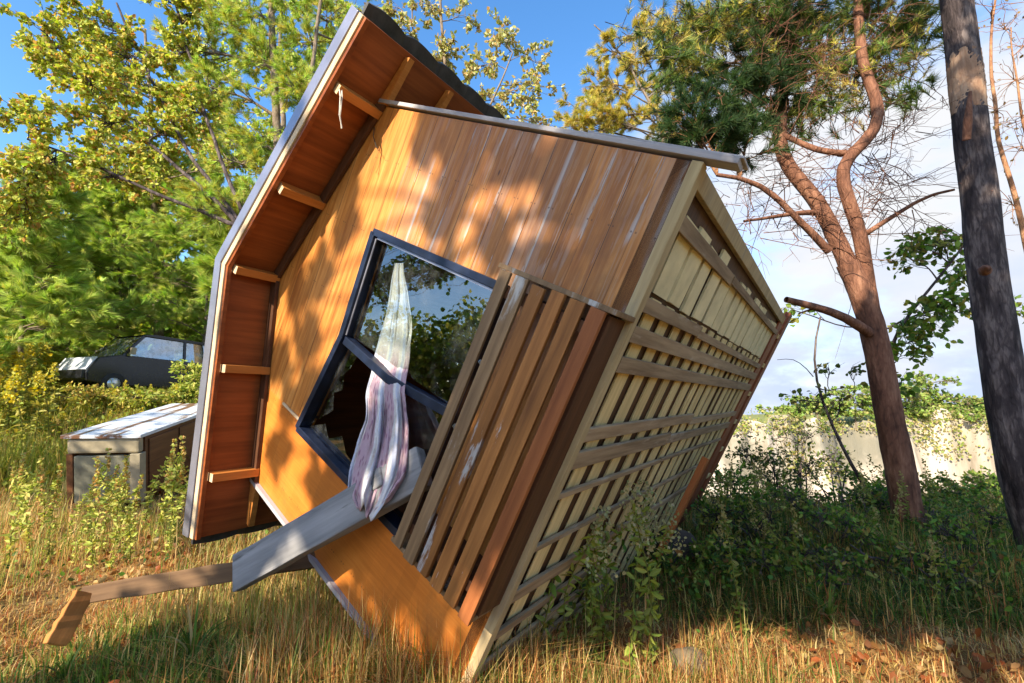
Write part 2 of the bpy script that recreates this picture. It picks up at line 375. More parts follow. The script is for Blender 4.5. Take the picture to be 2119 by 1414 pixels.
def glass_mat(name='window_glass', dirt_sheen=.10, base=.05):
    m, n, l, p = mat(name); v, raw, rnd = coords(n, l)
    gl = n.new('ShaderNodeBsdfGlossy'); gl.inputs['Roughness'].default_value = .012
    tr = n.new('ShaderNodeBsdfTransparent'); tr.inputs['Color'].default_value = (.8, .86, .84, 1)
    fr = n.new('ShaderNodeFresnel'); ge = n.new('ShaderNodeNewGeometry'); l.new(math_(n, l, 'MULTIPLY_ADD', ge.outputs['Backfacing'], 1 / 1.8 - 1.8, 1.8), fr.inputs['IOR'])
    fac = math_(n, l, 'MULTIPLY_ADD', fr.outputs[0], 1.0, base, clamp=True)
    mx = n.new('ShaderNodeMixShader'); l.new(fac, mx.inputs[0]); l.new(tr.outputs[0], mx.inputs[1]); l.new(gl.outputs[0], mx.inputs[2])
    df = n.new('ShaderNodeBsdfDiffuse'); df.inputs['Color'].default_value = (.4, .42, .42, 1)
    d = noise(n, l, v, 6, 7, .7); m2 = n.new('ShaderNodeMixShader'); l.new(math_(n, l, 'MULTIPLY', mrange(n, l, d, .42, .75), dirt_sheen), m2.inputs[0])
    l.new(mx.outputs[0], m2.inputs[1]); l.new(df.outputs[0], m2.inputs[2]); l.new(m2.outputs[0], n['Material Output'].inputs['Surface'])
    nb = n.new('ShaderNodeBump'); nb.inputs['Strength'].default_value = .02; l.new(noise(n, l, v, 3, 2), nb.inputs['Height']); l.new(nb.outputs[0], gl.inputs['Normal'])
    return m

def ground_mat():
    m, n, l, p = mat('soil_and_litter'); t = n.new('ShaderNodeTexCoord'); v = t.outputs['Object']
    a = noise(n, l, v, .55, 5, .6); b = noise(n, l, v, 6, 8, .7); c_ = noise(n, l, v, 45, 5, .7)
    r = ramp(n, [(.3, (.08, .05, .02)), (.5, (.26, .155, .055)), (.7, (.46, .30, .12))])
    l.new(math_(n, l, 'ADD', math_(n, l, 'MULTIPLY', b, .5), math_(n, l, 'MULTIPLY', c_, .5)), r.inputs[0])
    g = mixrgb(n, l, mrange(n, l, a, .48, .62), r.outputs[0], (.045, .065, .015))
    l.new(g, p.inputs['Base Color']); p.inputs['Roughness'].default_value = .95; p.inputs['Specular IOR Level'].default_value = .1
    bump(n, l, p, math_(n, l, 'ADD', b, math_(n, l, 'MULTIPLY', c_, .5)), .9, .05); return m

def cliff_mat():
    m, n, l, p = mat('pale_cliff_rock'); t = n.new('ShaderNodeTexCoord'); v = t.outputs['Object']
    a = noise(n, l, v, .22, 7, .65, (1, 1, .12)); b = noise(n, l, v, .07, 6, .6)
    r = ramp(n, [(.30, (.20, .16, .11)), (.48, (.42, .35, .27)), (.66, (.60, .52, .43))]); l.new(a, r.inputs[0])
    c = mixrgb(n, l, math_(n, l, 'MULTIPLY', mrange(n, l, b, .50, .62), .85), r.outputs[0], (.15, .14, .10))
    c = mixrgb(n, l, mrange(n, l, noise(n, l, v, .5, 6, .7, (1, 1, .06)), .52, .70, 0, .75), c, (.22, .19, .13))
    geo = n.new('ShaderNodeNewGeometry'); sp = n.new('ShaderNodeSeparateXYZ'); l.new(geo.outputs['Normal'], sp.inputs[0])
    c = mixrgb(n, l, mrange(n, l, sp.outputs['Z'], .55, .8), c, (.16, .17, .05))
    l.new(c, p.inputs['Base Color']); p.inputs['Roughness'].default_value = .9
    bump(n, l, p, a, .7, .6); return m

M = dict(
    wall=wall_mat(), curtain=curtain_mat(), glass=glass_mat(base=.11), ground=ground_mat(), cliff=cliff_mat(),
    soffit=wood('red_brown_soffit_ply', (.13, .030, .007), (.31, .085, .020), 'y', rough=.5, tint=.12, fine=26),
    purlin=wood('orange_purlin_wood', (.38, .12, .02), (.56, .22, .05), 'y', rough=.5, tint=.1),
    cream_trim=wood('pale_barge_wood', (.50, .33, .17), (.72, .55, .36), 'x', tint=.08),
    flashing=plain('lilac_grey_flashing', (.27, .27, .33), .38, .55, .15, 5, .05),
    tile=plain('dark_roof_tile', (.05, .047, .045), .7, 0, .45, 12, .4),
    frame=plain('navy_aluminium', (.010, .016, .038), .4, .25, .6, 9, .12),
    slat=wood('weathered_brown_slat', (.14, .050, .012), (.38, .155, .040), 'x', wear=(.44, .41, .39), wear_lo=.56, wear_hi=.61, tint=.22),
    slat_red=wood('red_brown_slat', (.18, .052, .014), (.34, .112, .032), 'x', wear=(.42, .34, .30), wear_lo=.61, wear_hi=.66, tint=.08),
    slat_grey=wood('grey_brown_slat', (.11, .06, .028), (.29, .18, .09), 'x', wear=(.44, .42, .40), wear_lo=.56, wear_hi=.66, tint=.1),
    floor=wood('brown_floor_boards', (.035, .013, .006), (.10, .042, .016), 'x', tint=.1),
    joist=wood('cream_joist_wood', (.46, .32, .13), (.72, .54, .26), 'x', wear=(.40, .24, .07), wear_lo=.57, wear_hi=.72, tint=.13, rough=.8),
    stud=wood('tan_weathered_stud', (.30, .21, .10), (.52, .39, .21), 'x', wear=(.30, .24, .16), wear_lo=.55, wear_hi=.7, tint=.06, rough=.85),
    insul=plain('cream_foam_board', (.70, .57, .31), .85, 0, .16, 6, .2),
    batten=wood('grey_weathered_batten', (.17, .105, .055), (.40, .28, .165), 'y', wear=(.48, .38, .27), wear_lo=.55, wear_hi=.7, tint=.22, rough=.85),
    redbrown=wood('red_brown_painted_board', (.15, .040, .016), (.30, .085, .032), 'x', wear=(.36, .26, .2), wear_lo=.66, wear_hi=.72, tint=.1),
    orange_plank=wood('orange_brown_plank', (.30, .075, .016), (.46, .135, .03), 'x', tint=.1),
    dark_side=plain('dark_side_cladding', (.05, .032, .022), .8, 0, .3, 6, .2),
    grey_cap=wood('grey_lilac_cap_board', (.28, .25, .26), (.50, .46, .47), 'z', wear=(.22, .2, .2), wear_lo=.58, wear_hi=.7, tint=.05),
    inside=plain('dim_interior_lining', (.11, .085, .06), .9, 0, .3, 3, .1),
    greybeam=wood('silver_grey_beam', (.13, .125, .125), (.32, .305, .30), 'x', wear=(.09, .085, .08), wear_lo=.57, wear_hi=.68, tint=.04, rough=.85, fine=20),
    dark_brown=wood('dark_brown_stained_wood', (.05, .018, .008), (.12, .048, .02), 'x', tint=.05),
    plank=wood('brown_grey_plank', (.07, .035, .016), (.17, .095, .045), 'x', tint=.08, rough=.8),
    ply_end=wood('orange_end_ply', (.33, .12, .025), (.50, .21, .055), 'x', tint=.04),
    bark_pine=bark('red_pine_bark', (.05, .025, .018), (.19, .085, .052), (.36, .18, .11), 8, .33),
    bark_limb=bark('orange_pine_limb_bark', (.12, .055, .03), (.34, .165, .085), (.50, .28, .15), 10, .6),
    bark_dark=bark('dark_purple_bark', (.012, .009, .009), (.070, .052, .050), (.27, .21, .185), 9, .28),
    bark_grey=bark('grey_brown_bark', (.07, .05, .035), (.20, .15, .105), (.34, .27, .2), 10, .5),
    scar=bark('torn_pale_bark', (.16, .08, .045), (.36, .21, .13), (.55, .38, .25), 7, .25),
    leaf=foliage('broad_leaf'), needle=foliage('pine_needle', .33), grass=foliage('grass_blade', .42),
    stone=plain('pale_field_stone', (.17, .125, .075), .9, 0, .5, 7, .7),
)
# fridge-like cabinet, car
M['cab_metal'] = plain('dull_beige_panel', (.19, .18, .125), .6, 0, .4, 4, .15)
M['cab_wood'] = wood('dark_cabinet_wood', (.085, .032, .014), (.20, .085, .035), 'y', tint=.08, rough=.5)
M['cab_trim'] = plain('pale_cabinet_moulding', (.34, .285, .19), .5, 0, .25, 8, .1)
def cabtop():
    m, n, l, p = mat('peeled_sky_sheen_top'); v, raw, rnd = coords(n, l)
    a = noise(n, l, v, 6, 6, .6, (1, .12, 1)); r = ramp(n, [(.42, (.20, .10, .06)), (.48, (.62, .66, .72)), (.66, (.72, .76, .82))]); l.new(a, r.inputs[0])  # bluish white is sky sheen put into the colour, brown streaks are peeling
    l.new(r.outputs[0], p.inputs['Base Color']); p.inputs['Roughness'].default_value = .28; bump(n, l, p, a, .3, .01); return m
M['cab_top'] = cabtop()
M['car_paint'] = plain('black_car_paint', (.012, .013, .016), .22, 0, .3, 4, .02)
M['car_hood'] = plain('silver_car_paint', (.50, .53, .58), .3, .0, .1, 4, .02)
M['car_glass'] = glass_mat('car_glass', .7, .4)  # heavy pale film paints the sky's reflection onto the car glass
M['rubber'] = plain('worn_rubber', (.02, .02, .02), .85, 0, .3, 9, .2)
M['chrome'] = plain('lamp_lens', (.6, .62, .62), .15, .5, .1, 9, .02)
M['seat_cloth'] = plain('grey_seat_cloth', (.10, .10, .11), .9, 0, .2, 9, .1)

# ------------------------------------------------------------------ ground and cliff
g = np.linspace(-1, 1, 330)
gx = 3.2 * np.sinh(g * 5.6) / np.sinh(1) * 1.0
gx = gx / np.abs(gx).max() * 420; gy = gx + 6
X, Y = np.meshgrid(gx, gy); Z = height(X, Y)
n_ = len(g); V = np.stack([X, Y, Z], -1).reshape(-1, 3)
i = (np.arange(n_ - 1)[:, None] * n_ + np.arange(n_ - 1)[None]).ravel()
tag(link('ground', npmesh('ground', V, np.stack([i, i + 1, i + n_ + 1, i + n_], 1), smooth=True), M['ground']), kind='structure')

def build_cliff():
    nu, nv = 190, 70
    A = np.linspace(-5, 120, nu); T = np.linspace(0, 1, nv)
    x, t = np.meshgrid(A, T)
    rng = np.random.default_rng(3)
    edge = sum(rng.uniform(.3, 1.2) / k * np.sin(x * .11 * k + rng.uniform(0, 6)) for k in range(1, 9))
    lip = sum(rng.uniform(.4, 1.1) / k ** .7 * np.sin(x * .16 * k + rng.uniform(0, 6)) for k in range(1, 16))
    top = -.5 + lip * .8
    face = np.clip(t / .75, 0, 1); back = np.clip((t - .75) / .25, 0, 1)
    gul = 1.1 * np.abs(np.sin(x * .55 + 2 * np.sin(x * .2))) + .35 * np.sin(x * 1.9 + t * 5) * (1 - back)
    y = 62 + edge * 2.2 + gul * (1 - back) + face * 1.6 + back * 70
    z = -13 + face * (top + 13) - back * 4 + .4 * np.sin(x * .7 + y * .5) * back
    V = np.stack([x, y, z], -1).reshape(-1, 3)
    i = (np.arange(nv - 1)[:, None] * nu + np.arange(nu - 1)[None]).ravel()
    tag(link('cliff', npmesh('cliff', V, np.stack([i, i + 1, i + nu + 1, i + nu], 1), smooth=True), M['cliff']), kind='structure')
build_cliff()
def cliff_scrub():
    rg = np.random.default_rng(4); cl_ = bpy.data.objects['cliff'].data; n = len(cl_.vertices); C = np.zeros(n * 3); cl_.vertices.foreach_get('co', C); C = C.reshape(-1, 3)
    lipv = C[(C[:, 1] < 75) & (C[:, 2] > -2.6)]; P = lipv[rg.integers(0, len(lipv), 17000)] + rg.normal(0, 1, (17000, 3)) * np.array([.5, .5, .35])
    fc = C[(C[:, 1] < 66) & (C[:, 2] < -2)]; fc = fc[(np.sin(fc[:, 0] * .33 + 1) + np.sin(fc[:, 2] * .9 + fc[:, 0] * .2) > 1.15)]
    P = np.concatenate([P, fc[rg.integers(0, len(fc), 5000)] + rg.normal(0, 1, (5000, 3)) * np.array([.5, .3, .4]) - np.array([0, .4, 0])])
    keep = np.sin(P[:, 0] * .9) + np.sin(P[:, 0] * 2.3 + 1) + rg.normal(0, .6, len(P)) > -.9; P = P[keep]
    V, Fq, cc = leaves(P, rand_unit(len(P), rg), .34, .5, [(.30, .32, .08), (.38, .34, .12), (.24, .30, .06), (.42, .34, .16)], rg)
    tag(link('cliff_scrub', npmesh('cliff_scrub', V, Fq, cc), M['leaf']), 'yellow-green scrub draping over the top edge of the pale cliff', 'scrub', kind='stuff')
cliff_scrub()

# ------------------------------------------------------------------ the tipped cabin (local: x along the floor, y away into the house, z from floor to ridge)
cabin = empty('tipped_cabin', (0, 0, 0), 'small orange timber cabin tipped onto its side with slatted floor underside exposed', 'cabin')
mw = Matrix.Identity(4)
for r_ in range(3):
    for c_ in range(3): mw[r_][c_] = HR[r_, c_]
    mw[r_][3] = HT[r_]
cabin.matrix_world = mw
W, H, RG, L = 2.7, 2.1, 2.64, 4.1

def front_wall():
    outer = [(0, 0), (W, 0), (W, H), (W / 2, RG), (0, H)]
    hole = [(.58, .58), (.585, 1.735), (1.284, 1.63), (1.97, 1.67), (1.97, .58)]
    allp = outer + hole
    tri = tessellate_polygon([[Vector((a, b, 0)) for a, b in outer], [Vector((a, b, 0)) for a, b in hole]])
    mb = MB(); n = len(allp)
    mb.add([(a, 0, b) for a, b in allp] + [(a, .07, b) for a, b in allp],
           [tuple(t) for t in tri] + [tuple(q + n for q in reversed(t)) for t in tri] +
           [(k, (k + 1) % 5, (k + 1) % 5 + n, k + n) for k in range(5)] +
           [(5 + k, 5 + (k + 1) % 5, 5 + (k + 1) % 5 + n, 5 + k + n) for k in range(5)])
    return mb.build('front_wall', M['wall'], cabin)
front_wall()
MB().box((-.0, .075, .02), (.05, L - .05, H)).build('side_wall', M['dark_side'], cabin)
MB().box((W - .05, .075, .02), (W + .012, L - .05, H)).build('side_wall', M['dark_side'], cabin)
MB().prism([(0, 0), (W, 0), (W, H), (W / 2, RG), (0, H)], 1, L - .05, L).build('back_wall', M['dark_side'], cabin)
MB().box((.06, L - .12, .07), (W - .06, L - .08, H)).box((.055, .08, .065), (W - .055, L - .13, .09)).build('interior_lining', M['inside'], cabin)
# edge trims of the front wall
MB().box((-.03, -.025, .0), (-.002, .05, H)).build('edge_trim', M['grey_cap'], cabin)
MB().box((W + .012, -.022, -.17), (W + .036, .06, H + .005)).build('cap_board', M['grey_cap'], cabin, .004)
MB().box((W + .038, -.01, -.18), (W + .048, .10, .5)).build('cap_board', M['grey_cap'], cabin, .003)
MB().box((.61, -.012, 1.745), (.628, -.002, 2.03)).build('seam_strip', M['cream_trim'], cabin, .002)

# roof
ru = [(3.03, 1.955), (1.35, 2.665), (-.33, 1.955)]        # underside
def off(pts, d):
    (a, b), (c, e), (f, g_) = pts
    nx, nz_ = .39, .92
    return [(a + nx * d, b + nz_ * d), (c, e + d * 1.075), (f - nx * d, g_ + nz_ * d)]
def band(d0, d1):
    p, q = off(ru, d0), off(ru, d1); return p + q[::-1]
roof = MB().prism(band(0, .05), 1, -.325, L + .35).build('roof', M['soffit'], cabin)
def roof_cover():
    """wavy tile courses over both slopes, thick enough to show a scalloped edge"""
    mb = MB(); nyy = 120
    for side in (0, 1):
        a, b = (off(ru, .055)[0], off(ru, .055)[1]) if side == 0 else (off(ru, .055)[2], off(ru, .055)[1])
        a, b = np.array(a), np.array(b); d = a - b; Ln = np.linalg.norm(d); d /= Ln; nrm = np.array([abs(d[1]) * (1 if side == 0 else -1), abs(d[0])])
        rows = 9
        for r in range(rows):
            s0, s1 = r * (Ln + .05) / rows, (r + 1) * (Ln + .05) / rows + .03
            vs, fs = [], []
            ys = np.linspace(-.31, L + .33, nyy)
            for y in ys:
                w = (.058 if r == rows - 1 else .030) * abs(math.sin((y + .3) / .27 * math.pi)) + .008 * math.sin(y * 23 + r)
                e_ = .024 * abs(math.sin((y + .3) / .27 * math.pi)) ** .7 - .02 if r == rows - 1 else 0
                for s, hh in ((s0, .012 + w), (s1 + e_, .035 + w), (s1 + e_, .012 + w * .6), (s0, -.0)):
                    q = b + d * s + nrm * (hh + .012); vs.append((q[0], y, q[1]))
            for j in range(nyy - 1):
                for c in range(4): fs.append((j * 4 + c, j * 4 + (c + 1) % 4, j * 4 + 4 + (c + 1) % 4, j * 4 + 4 + c))
            fs += [(0, 1, 2, 3), tuple((nyy - 1) * 4 + c for c in (3, 2, 1, 0))]
            mb.add(vs, fs)
    return mb.build('roof_tiles', M['tile'], cabin)
roof_cover()
MB().prism(band(.045, .135), 1, -.362, -.33).build('barge_flashing', M['flashing'], roof, .004)
MB().prism(band(-.012, .036), 1, -.355, -.327).build('barge_board', M['cream_trim'], roof, .003)
MB().prism(band(-.04, -.016), 1, -.345, -.318).build('barge_moulding', M['soffit'], roof, .002)
pur = []
for (u, z) in ((2.665, 2.112), (2.0, 2.39), (1.35, 2.655), (.70, 2.39), (.035, 2.112)):
    s = 0 if abs(u - 1.35) < .1 else (-1 if u > 1.35 else 1) * .40
    n2 = np.array([-s, 1.0]); n2 /= np.linalg.norm(n2); t2 = np.array([n2[1], -n2[0]])
    c0 = np.array([u, z])
    poly = [c0 + t2 * .027, c0 - t2 * .027, c0 - t2 * .027 - n2 * .085, c0 + t2 * .027 - n2 * .085]
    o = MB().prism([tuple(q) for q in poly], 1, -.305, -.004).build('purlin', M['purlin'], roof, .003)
    MB().prism([tuple(q) for q in poly], 1, -.3075, -.3058).build('sawn_end', M['cream_trim'], o)
for y in (.0, .36, .72, 1.08, 1.8, 2.52, 3.24, 3.9):
    for sgn in (1, -1):
        pts = []
        for d in (W / 2 + .005, W / 2 + .30):
            zt = 2.665 - .4226 * d; pts.append((1.35 + sgn * d, zt - .004)); 
        poly = [pts[0], pts[1], (pts[1][0], pts[1][1] - .045), (pts[0][0], pts[0][1] - .085)]
        o = MB().prism(poly, 1, y - .02, y + .02).build('rafter', M['purlin'], roof, .002)
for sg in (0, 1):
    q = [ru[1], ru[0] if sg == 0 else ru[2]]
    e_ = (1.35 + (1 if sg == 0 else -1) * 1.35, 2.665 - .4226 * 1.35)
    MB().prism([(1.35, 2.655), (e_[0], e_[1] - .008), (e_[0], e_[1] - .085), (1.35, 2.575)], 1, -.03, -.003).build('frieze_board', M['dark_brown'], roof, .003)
# small white vent box and loose wire under the upper eave
MB().box((2.715, .55, 1.93), (2.78, .78, 2.05)).build('vent_box', plain('dark_vent_plastic', (.03, .03, .035), .5), cabin, .006)
wire = [(2.66, -.30, 2.06), (2.60, -.31, 1.99), (2.50, -.30, 1.955), (2.44, -.27, 1.94)]
wl_ = MB(); 
for dz in (0, .012):
    pts = [np.array(q) + np.array([0, dz, dz * (k - 1)]) for k, q in enumerate(wire)]
    wl_.tube(pts, [.0035] * 4, 6)
wl_.build('loose_wire', plain('pale_cable', (.72, .66, .56), .6), cabin)
wb = MB().tube([(2.56, -.004, 2.06), (2.50, -.03, 2.0), (2.44, -.03, 1.93), (2.42, -.05, 1.87)], [.003] * 4, 6)
wb.build('loose_wire', M['rubber'], cabin)

# floor underside
fl = MB().box((0, .0, .0), (W, L, .06)).build('floor', M['floor'], cabin)
fl.location.z = 0
fl.data.transform(Matrix.Translation((0, .0, .003)))
for y0, y1, mt in ((-.012, .062, 'stud'),):
    MB().box((.0, y0, -.05), (W + .002, y1 - .018, -.002)).build('edge_stud', M[mt], fl, .004)
MB().box((W - .075, .048, -.035), (W + .004, L - .1, -.003)).build('edge_beam', M['stud'], fl, .004)
rj = random.Random(5)
y = .19
while y < L - .22:
    w = .122 + rj.uniform(-.014, .012)
    MB().box((-.02, y, -.010 + rj.uniform(-.002, .002)), (2.18, y + w, -.001), .003).build('joist', M['joist'], fl, .002)
    w2 = .178 + rj.uniform(-.02, .02)
    MB().box((2.19 + rj.uniform(0, .01), y - .03, -.014 + rj.uniform(-.004, .004)), (W - .115 - rj.uniform(0, .05), y - .03 + w2, -.001), .004).build('insulation_panel', M['insul'], fl)
    y += .232 + rj.uniform(-.012, .012)
bt = [(2.485, .075, .03, 1.25), (2.50, .055, 1.2, 3.9), (2.135, .075, .05, 1.05), (2.125, .055, 1.02, 3.9), (2.005, .085, .07, 3.95), (1.865, .085, .08, 3.95),
      (1.53, .078, .02, 1.9), (1.52, .06, 1.88, 3.85), (1.405, .10, .02, 1.5), (1.40, .075, 1.5, 3.8), (1.225, .036, .03, 1.6), (1.235, .03, 1.55, 3.7), (.955, .038, .02, 1.7), (.97, .032, 1.7, 3.4),
      (.70, .085, .03, 1.3), (.72, .06, 1.3, 3.2), (.49, .06, .02, 1.2), (.30, .075, .02, 1.6), (.13, .06, .03, 2.0)]
for u, w, y0, y1 in bt:
    sl_ = rj.uniform(-.02, .02); zz = -.014 - rj.uniform(0, .004)
    MB().bar((u, y0, zz - .014), (u + sl_, y1, zz - .010), w * .86, .018, (1, 0, 0)).build('batten', M['batten'], fl, .003)
# far end of the floor: edge board, slatted screen seen from below, spacers
MB().box((.12, 3.80, -.028), (W + .02, 4.09, -.004)).build('end_board', M['redbrown'], fl, .004)
for k in range(7):
    u = 2.5 - k * .36
    MB().box((u - .025, 4.10, -.03), (u + .025, 4.255, .02)).build('spacer', M['joist'], fl, .003)
back_scr = MB().box((.25, 4.26, -.03), (W + .10, 4.48, .03)).build('rear_screen', M['redbrown'], cabin, .004)
for k in range(4):
    MB().box((.25, 4.40, .05 + k * .12), (W + .06, 4.44, .14 + k * .12)).build('slat', M['redbrown'], back_scr, .003)
MB().bar((1.17, 2.72, -.12), (.02, 2.50, -.16), .115, .05, (0, 1, 0)).build('hanging_plank', M['orange_plank'], cabin, .004)

# window
def hp(px, py, y): return house(px, py, 1, y)
TL, ML, BL = (1.957, 1.662), (1.290, 1.622), (.590, 1.735)
TR, MR, BR = (1.965, .585), (1.285, .585), (.585, .585)
win = empty('window_unit'); 
bpy.data.objects.remove(win)
win = MB()
for a, b in ((TL, ML), (ML, BL), (BL, BR), (TL, TR), (TR, BR)):
    win.bar((a[0], -.005, a[1]), (b[0], -.005, b[1]), .042, .085, (-(b[1] - a[1]), 0, b[0] - a[0]))
win = win.build('window_frame', M['frame'], cabin, .003)
MB().bar((1.275, .0, 1.60), (1.24, -.004, 1.12), .05, .06, (1, 0, 0)).bar((1.24, -.004, 1.125), (1.287, .0, .62), .05, .06, (1, 0, 0)).build('mullion', M['frame'], win, .003)
MB().bar((1.925, -.028, 1.63), (1.31, -.028, 1.595), .012, .006, (0, 0, 1)).bar((1.93, -.028, 1.62), (1.935, -.028, .64), .012, .006, (1, 0, 0)).build('frame_bead', M['flashing'], win)
def pane(poly, y=.012, name='window_pane'):
    MB().add([(a, y, b) for a, b in poly], [tuple(t) for t in tessellate_polygon([[Vector((a, b, 0)) for a, b in poly]])]).build(name, M['glass'], win)
pane([(1.935, 1.635), (1.31, 1.60), (1.31, .60), (1.935, .60)])
sh = [  # jagged shards left in the lower sash
    [(1.26, 1.60), (1.22, 1.48), (1.13, 1.50), (1.08, 1.535), (.98, 1.50), (.93, 1.57), (.83, 1.52), (.74, 1.60), (.62, 1.71)],
    [(.62, 1.70), (.72, 1.55), (.66, 1.47), (.74, 1.36), (.67, 1.27), (.64, 1.1), (.61, 1.1)],
    [(1.25, 1.05), (1.10, 1.01), (.99, .9), (.90, .93), (.8, .8), (.62, .75), (.62, .62), (1.25, .62)]]
for q in sh: pane(q, .012, 'broken_pane')

# slatted screen standing off the lower wall
scr = MB().box((.69, -.160, -.024), (2.04, -.004, .008)).build('slat_screen', M['dark_brown'], cabin, .003)
for u in (.78, 1.96):
    MB().box((u - .025, -.182, .012), (u + .025, -.002, .50)).build('post', M['dark_brown'], scr, .003)
z = .0
slm = ['slat_red', 'slat', 'slat', 'slat', 'slat_grey', 'slat_grey']
for k in range(6):
    w = .067 if k < 5 else .055
    u0 = .665 + .004 * rj.uniform(-3, 3); u1 = 2.045 + rj.uniform(-.006, .006)
    z0 = -.02 + k * .0945 + (.006 if k == 5 else 0)
    MB().box((u0, -.205 + rj.uniform(-.004, .004), z0), (u1, -.185, z0 + w), .002).build('slat', M[slm[k]], scr, .003)
MB().box((2.048, -.19, -.055), (2.07, -.004, .545)).build('end_rail', M['slat_grey'], scr, .003)
MB().box((.635, -.165, .0), (.66, -.004, .56)).build('end_rail', M['slat_grey'], scr, .003)
for u in (1.62, 1.30):
    MB().bar((u, -.155, .43), (u + .015, -.155, .47), .02, .012, (1, 0, 0)).build('bracket', M['chrome'], scr, .002)

# ------------------------------------------------------------------ curtain blown out of the broken pane (hangs straight down in the place)
from mathutils import noise as mnoise0
mnz = mnoise0.noise
def curtain():
    C = [(826, 540, 16, .05), (827, 600, 36, .055), (820, 690, 66, .05), (808, 760, 74, .02), (800, 810, 74, -.05), (799, 870, 94, -.09), (790, 930, 108, -.13), (778, 990, 112, -.17), (764, 1035, 96, -.2), (757, 1062, 46, -.21)]
    py = np.array([c[1] for c in C], float); tt = np.linspace(545, 1062, 70); nc = 71
    ip = lambda k: np.interp(tt, py, [c[k] for c in C])
    cx_, ww, yy = ip(0), ip(2), ip(3)
    V = []
    for r in range(len(tt)):
        for c in range(nc):
            s = c / (nc - 1) - .5
            fa = min(1, abs(yy[r]) / .08) ** 2; fold = fa * (.024 * math.sin(s * 13 + 1.2 * math.sin(r * .06) + r * .02) + .010 * math.sin(s * 31 + r * .05) + .005 * math.sin(s * 67 + r * .11 + 2 * math.sin(r * .2))) + .004 * mnz(Vector((s * 6, r * .12, 0)))
            end = (10 * math.sin(s * 9) + 7 * math.sin(s * 23 + 1)) * max(0, (r - 58) / 10)
            p = hp(cx_[r] + s * ww[r] * (1 + .10 * mnz(Vector((r * .13, 3.1, 0)))) + 5 * mnz(Vector((r * .1, s * 2, 7))), tt[r] + end + 14 * s * max(0, (r - 50) / 20), yy[r] + fold * min(1, ww[r] / 60))
            V.append(h2w(p))
    V = np.array(V); i = (np.arange(len(tt) - 1)[:, None] * nc + np.arange(nc - 1)[None]).ravel()
    me = npmesh('curtain', V, np.stack([i, i + 1, i + nc + 1, i + nc], 1), smooth=True)
    uv = me.uv_layers.new(name='UVMap'); vi = np.zeros(len(me.loops), np.int32); me.loops.foreach_get('vertex_index', vi)
    uv.data.foreach_set('uv', np.stack([(vi % nc) / (nc - 1), 1 - (vi // nc) / (len(tt) - 1)], 1).astype(np.float32).ravel())
    o = link('curtain', me, M['curtain'])
    sm_ = o.modifiers.new('thickness', 'SOLIDIFY'); sm_.thickness = .003
    tag(o, 'white curtain with mauve stripes hanging out of the broken window', 'curtain')
curtain()

# ------------------------------------------------------------------ fallen timbers in front of the cabin
def timber(name, label, cat, mt, a, b, w, t, side, bev=.006):
    a, b = np.array(a, float), np.array(b, float); c = (a + b) / 2
    d = b - a; Ln = np.linalg.norm(d); d /= Ln
    sd = np.array(side, float); sd -= d * (sd @ d); sd /= np.linalg.norm(sd); nn = np.cross(d, sd)
    mb = MB()
    k = 9
    vs = []
    for q in range(k):
        s = q / (k - 1); j = [random.uniform(-.006, .006) for _ in range(4)]
        for (i1, i2), jj in zip(((-1, -1), (1, -1), (1, 1), (-1, 1)), j):
            vs.append(((s - .5) * Ln, i1 * (w / 2 + jj), i2 * (t / 2 + jj * .6)))
    fs = [(q * 4 + i, q * 4 + (i + 1) % 4, q * 4 + 4 + (i + 1) % 4, q * 4 + 4 + i) for q in range(k - 1) for i in range(4)] + [(0, 3, 2, 1), tuple((k - 1) * 4 + i for i in range(4))]
    mb.add(vs, fs)
    o = mb.build(name, M[mt], None, bev)
    o.matrix_world = Matrix(((d[0], sd[0], nn[0], c[0]), (d[1], sd[1], nn[1], c[1]), (d[2], sd[2], nn[2], c[2]), (0, 0, 0, 1)))
    return tag(o, label, cat) if label else o
bs = h2w(hp(880, 965, -.085)); be = at(492, 1185, 2.82)
timber('fallen_beam', 'weathered silver-grey beam sticking out from under the slatted screen', 'beam', 'greybeam', be, bs, .205, .07, (0, .25, 1), .012)
b2s = h2w(hp(790, 985, -.16)); b2e = at(615, 1105, 2.80)
timber('split_board', 'thin grey split board lying along the top of the fallen beam', 'board', 'greybeam', b2e, b2s, .10, .02, (0, .3, 1))
fr = empty('broken_frame', at(175, 1240, 3.0), 'brown plank propped above the dry grass on a short orange end piece', 'plank')
def child_of(o, par):
    m_ = o.matrix_world.copy(); o.parent = par; o.matrix_parent_inverse = Matrix.Translation(par.location).inverted(); return o
pa, pb = at(172, 1232, 3.0), at(700, 1148, 2.98)
child_of(timber('top_plank', None, None, 'plank', pa, pb, .105, .05, (0, .3, 1)), fr)
child_of(timber('end_piece', None, None, 'ply_end', at(176, 1226, 2.97), at(112, 1335, 2.82), .105, .05, (.3, .9, .5)), fr)

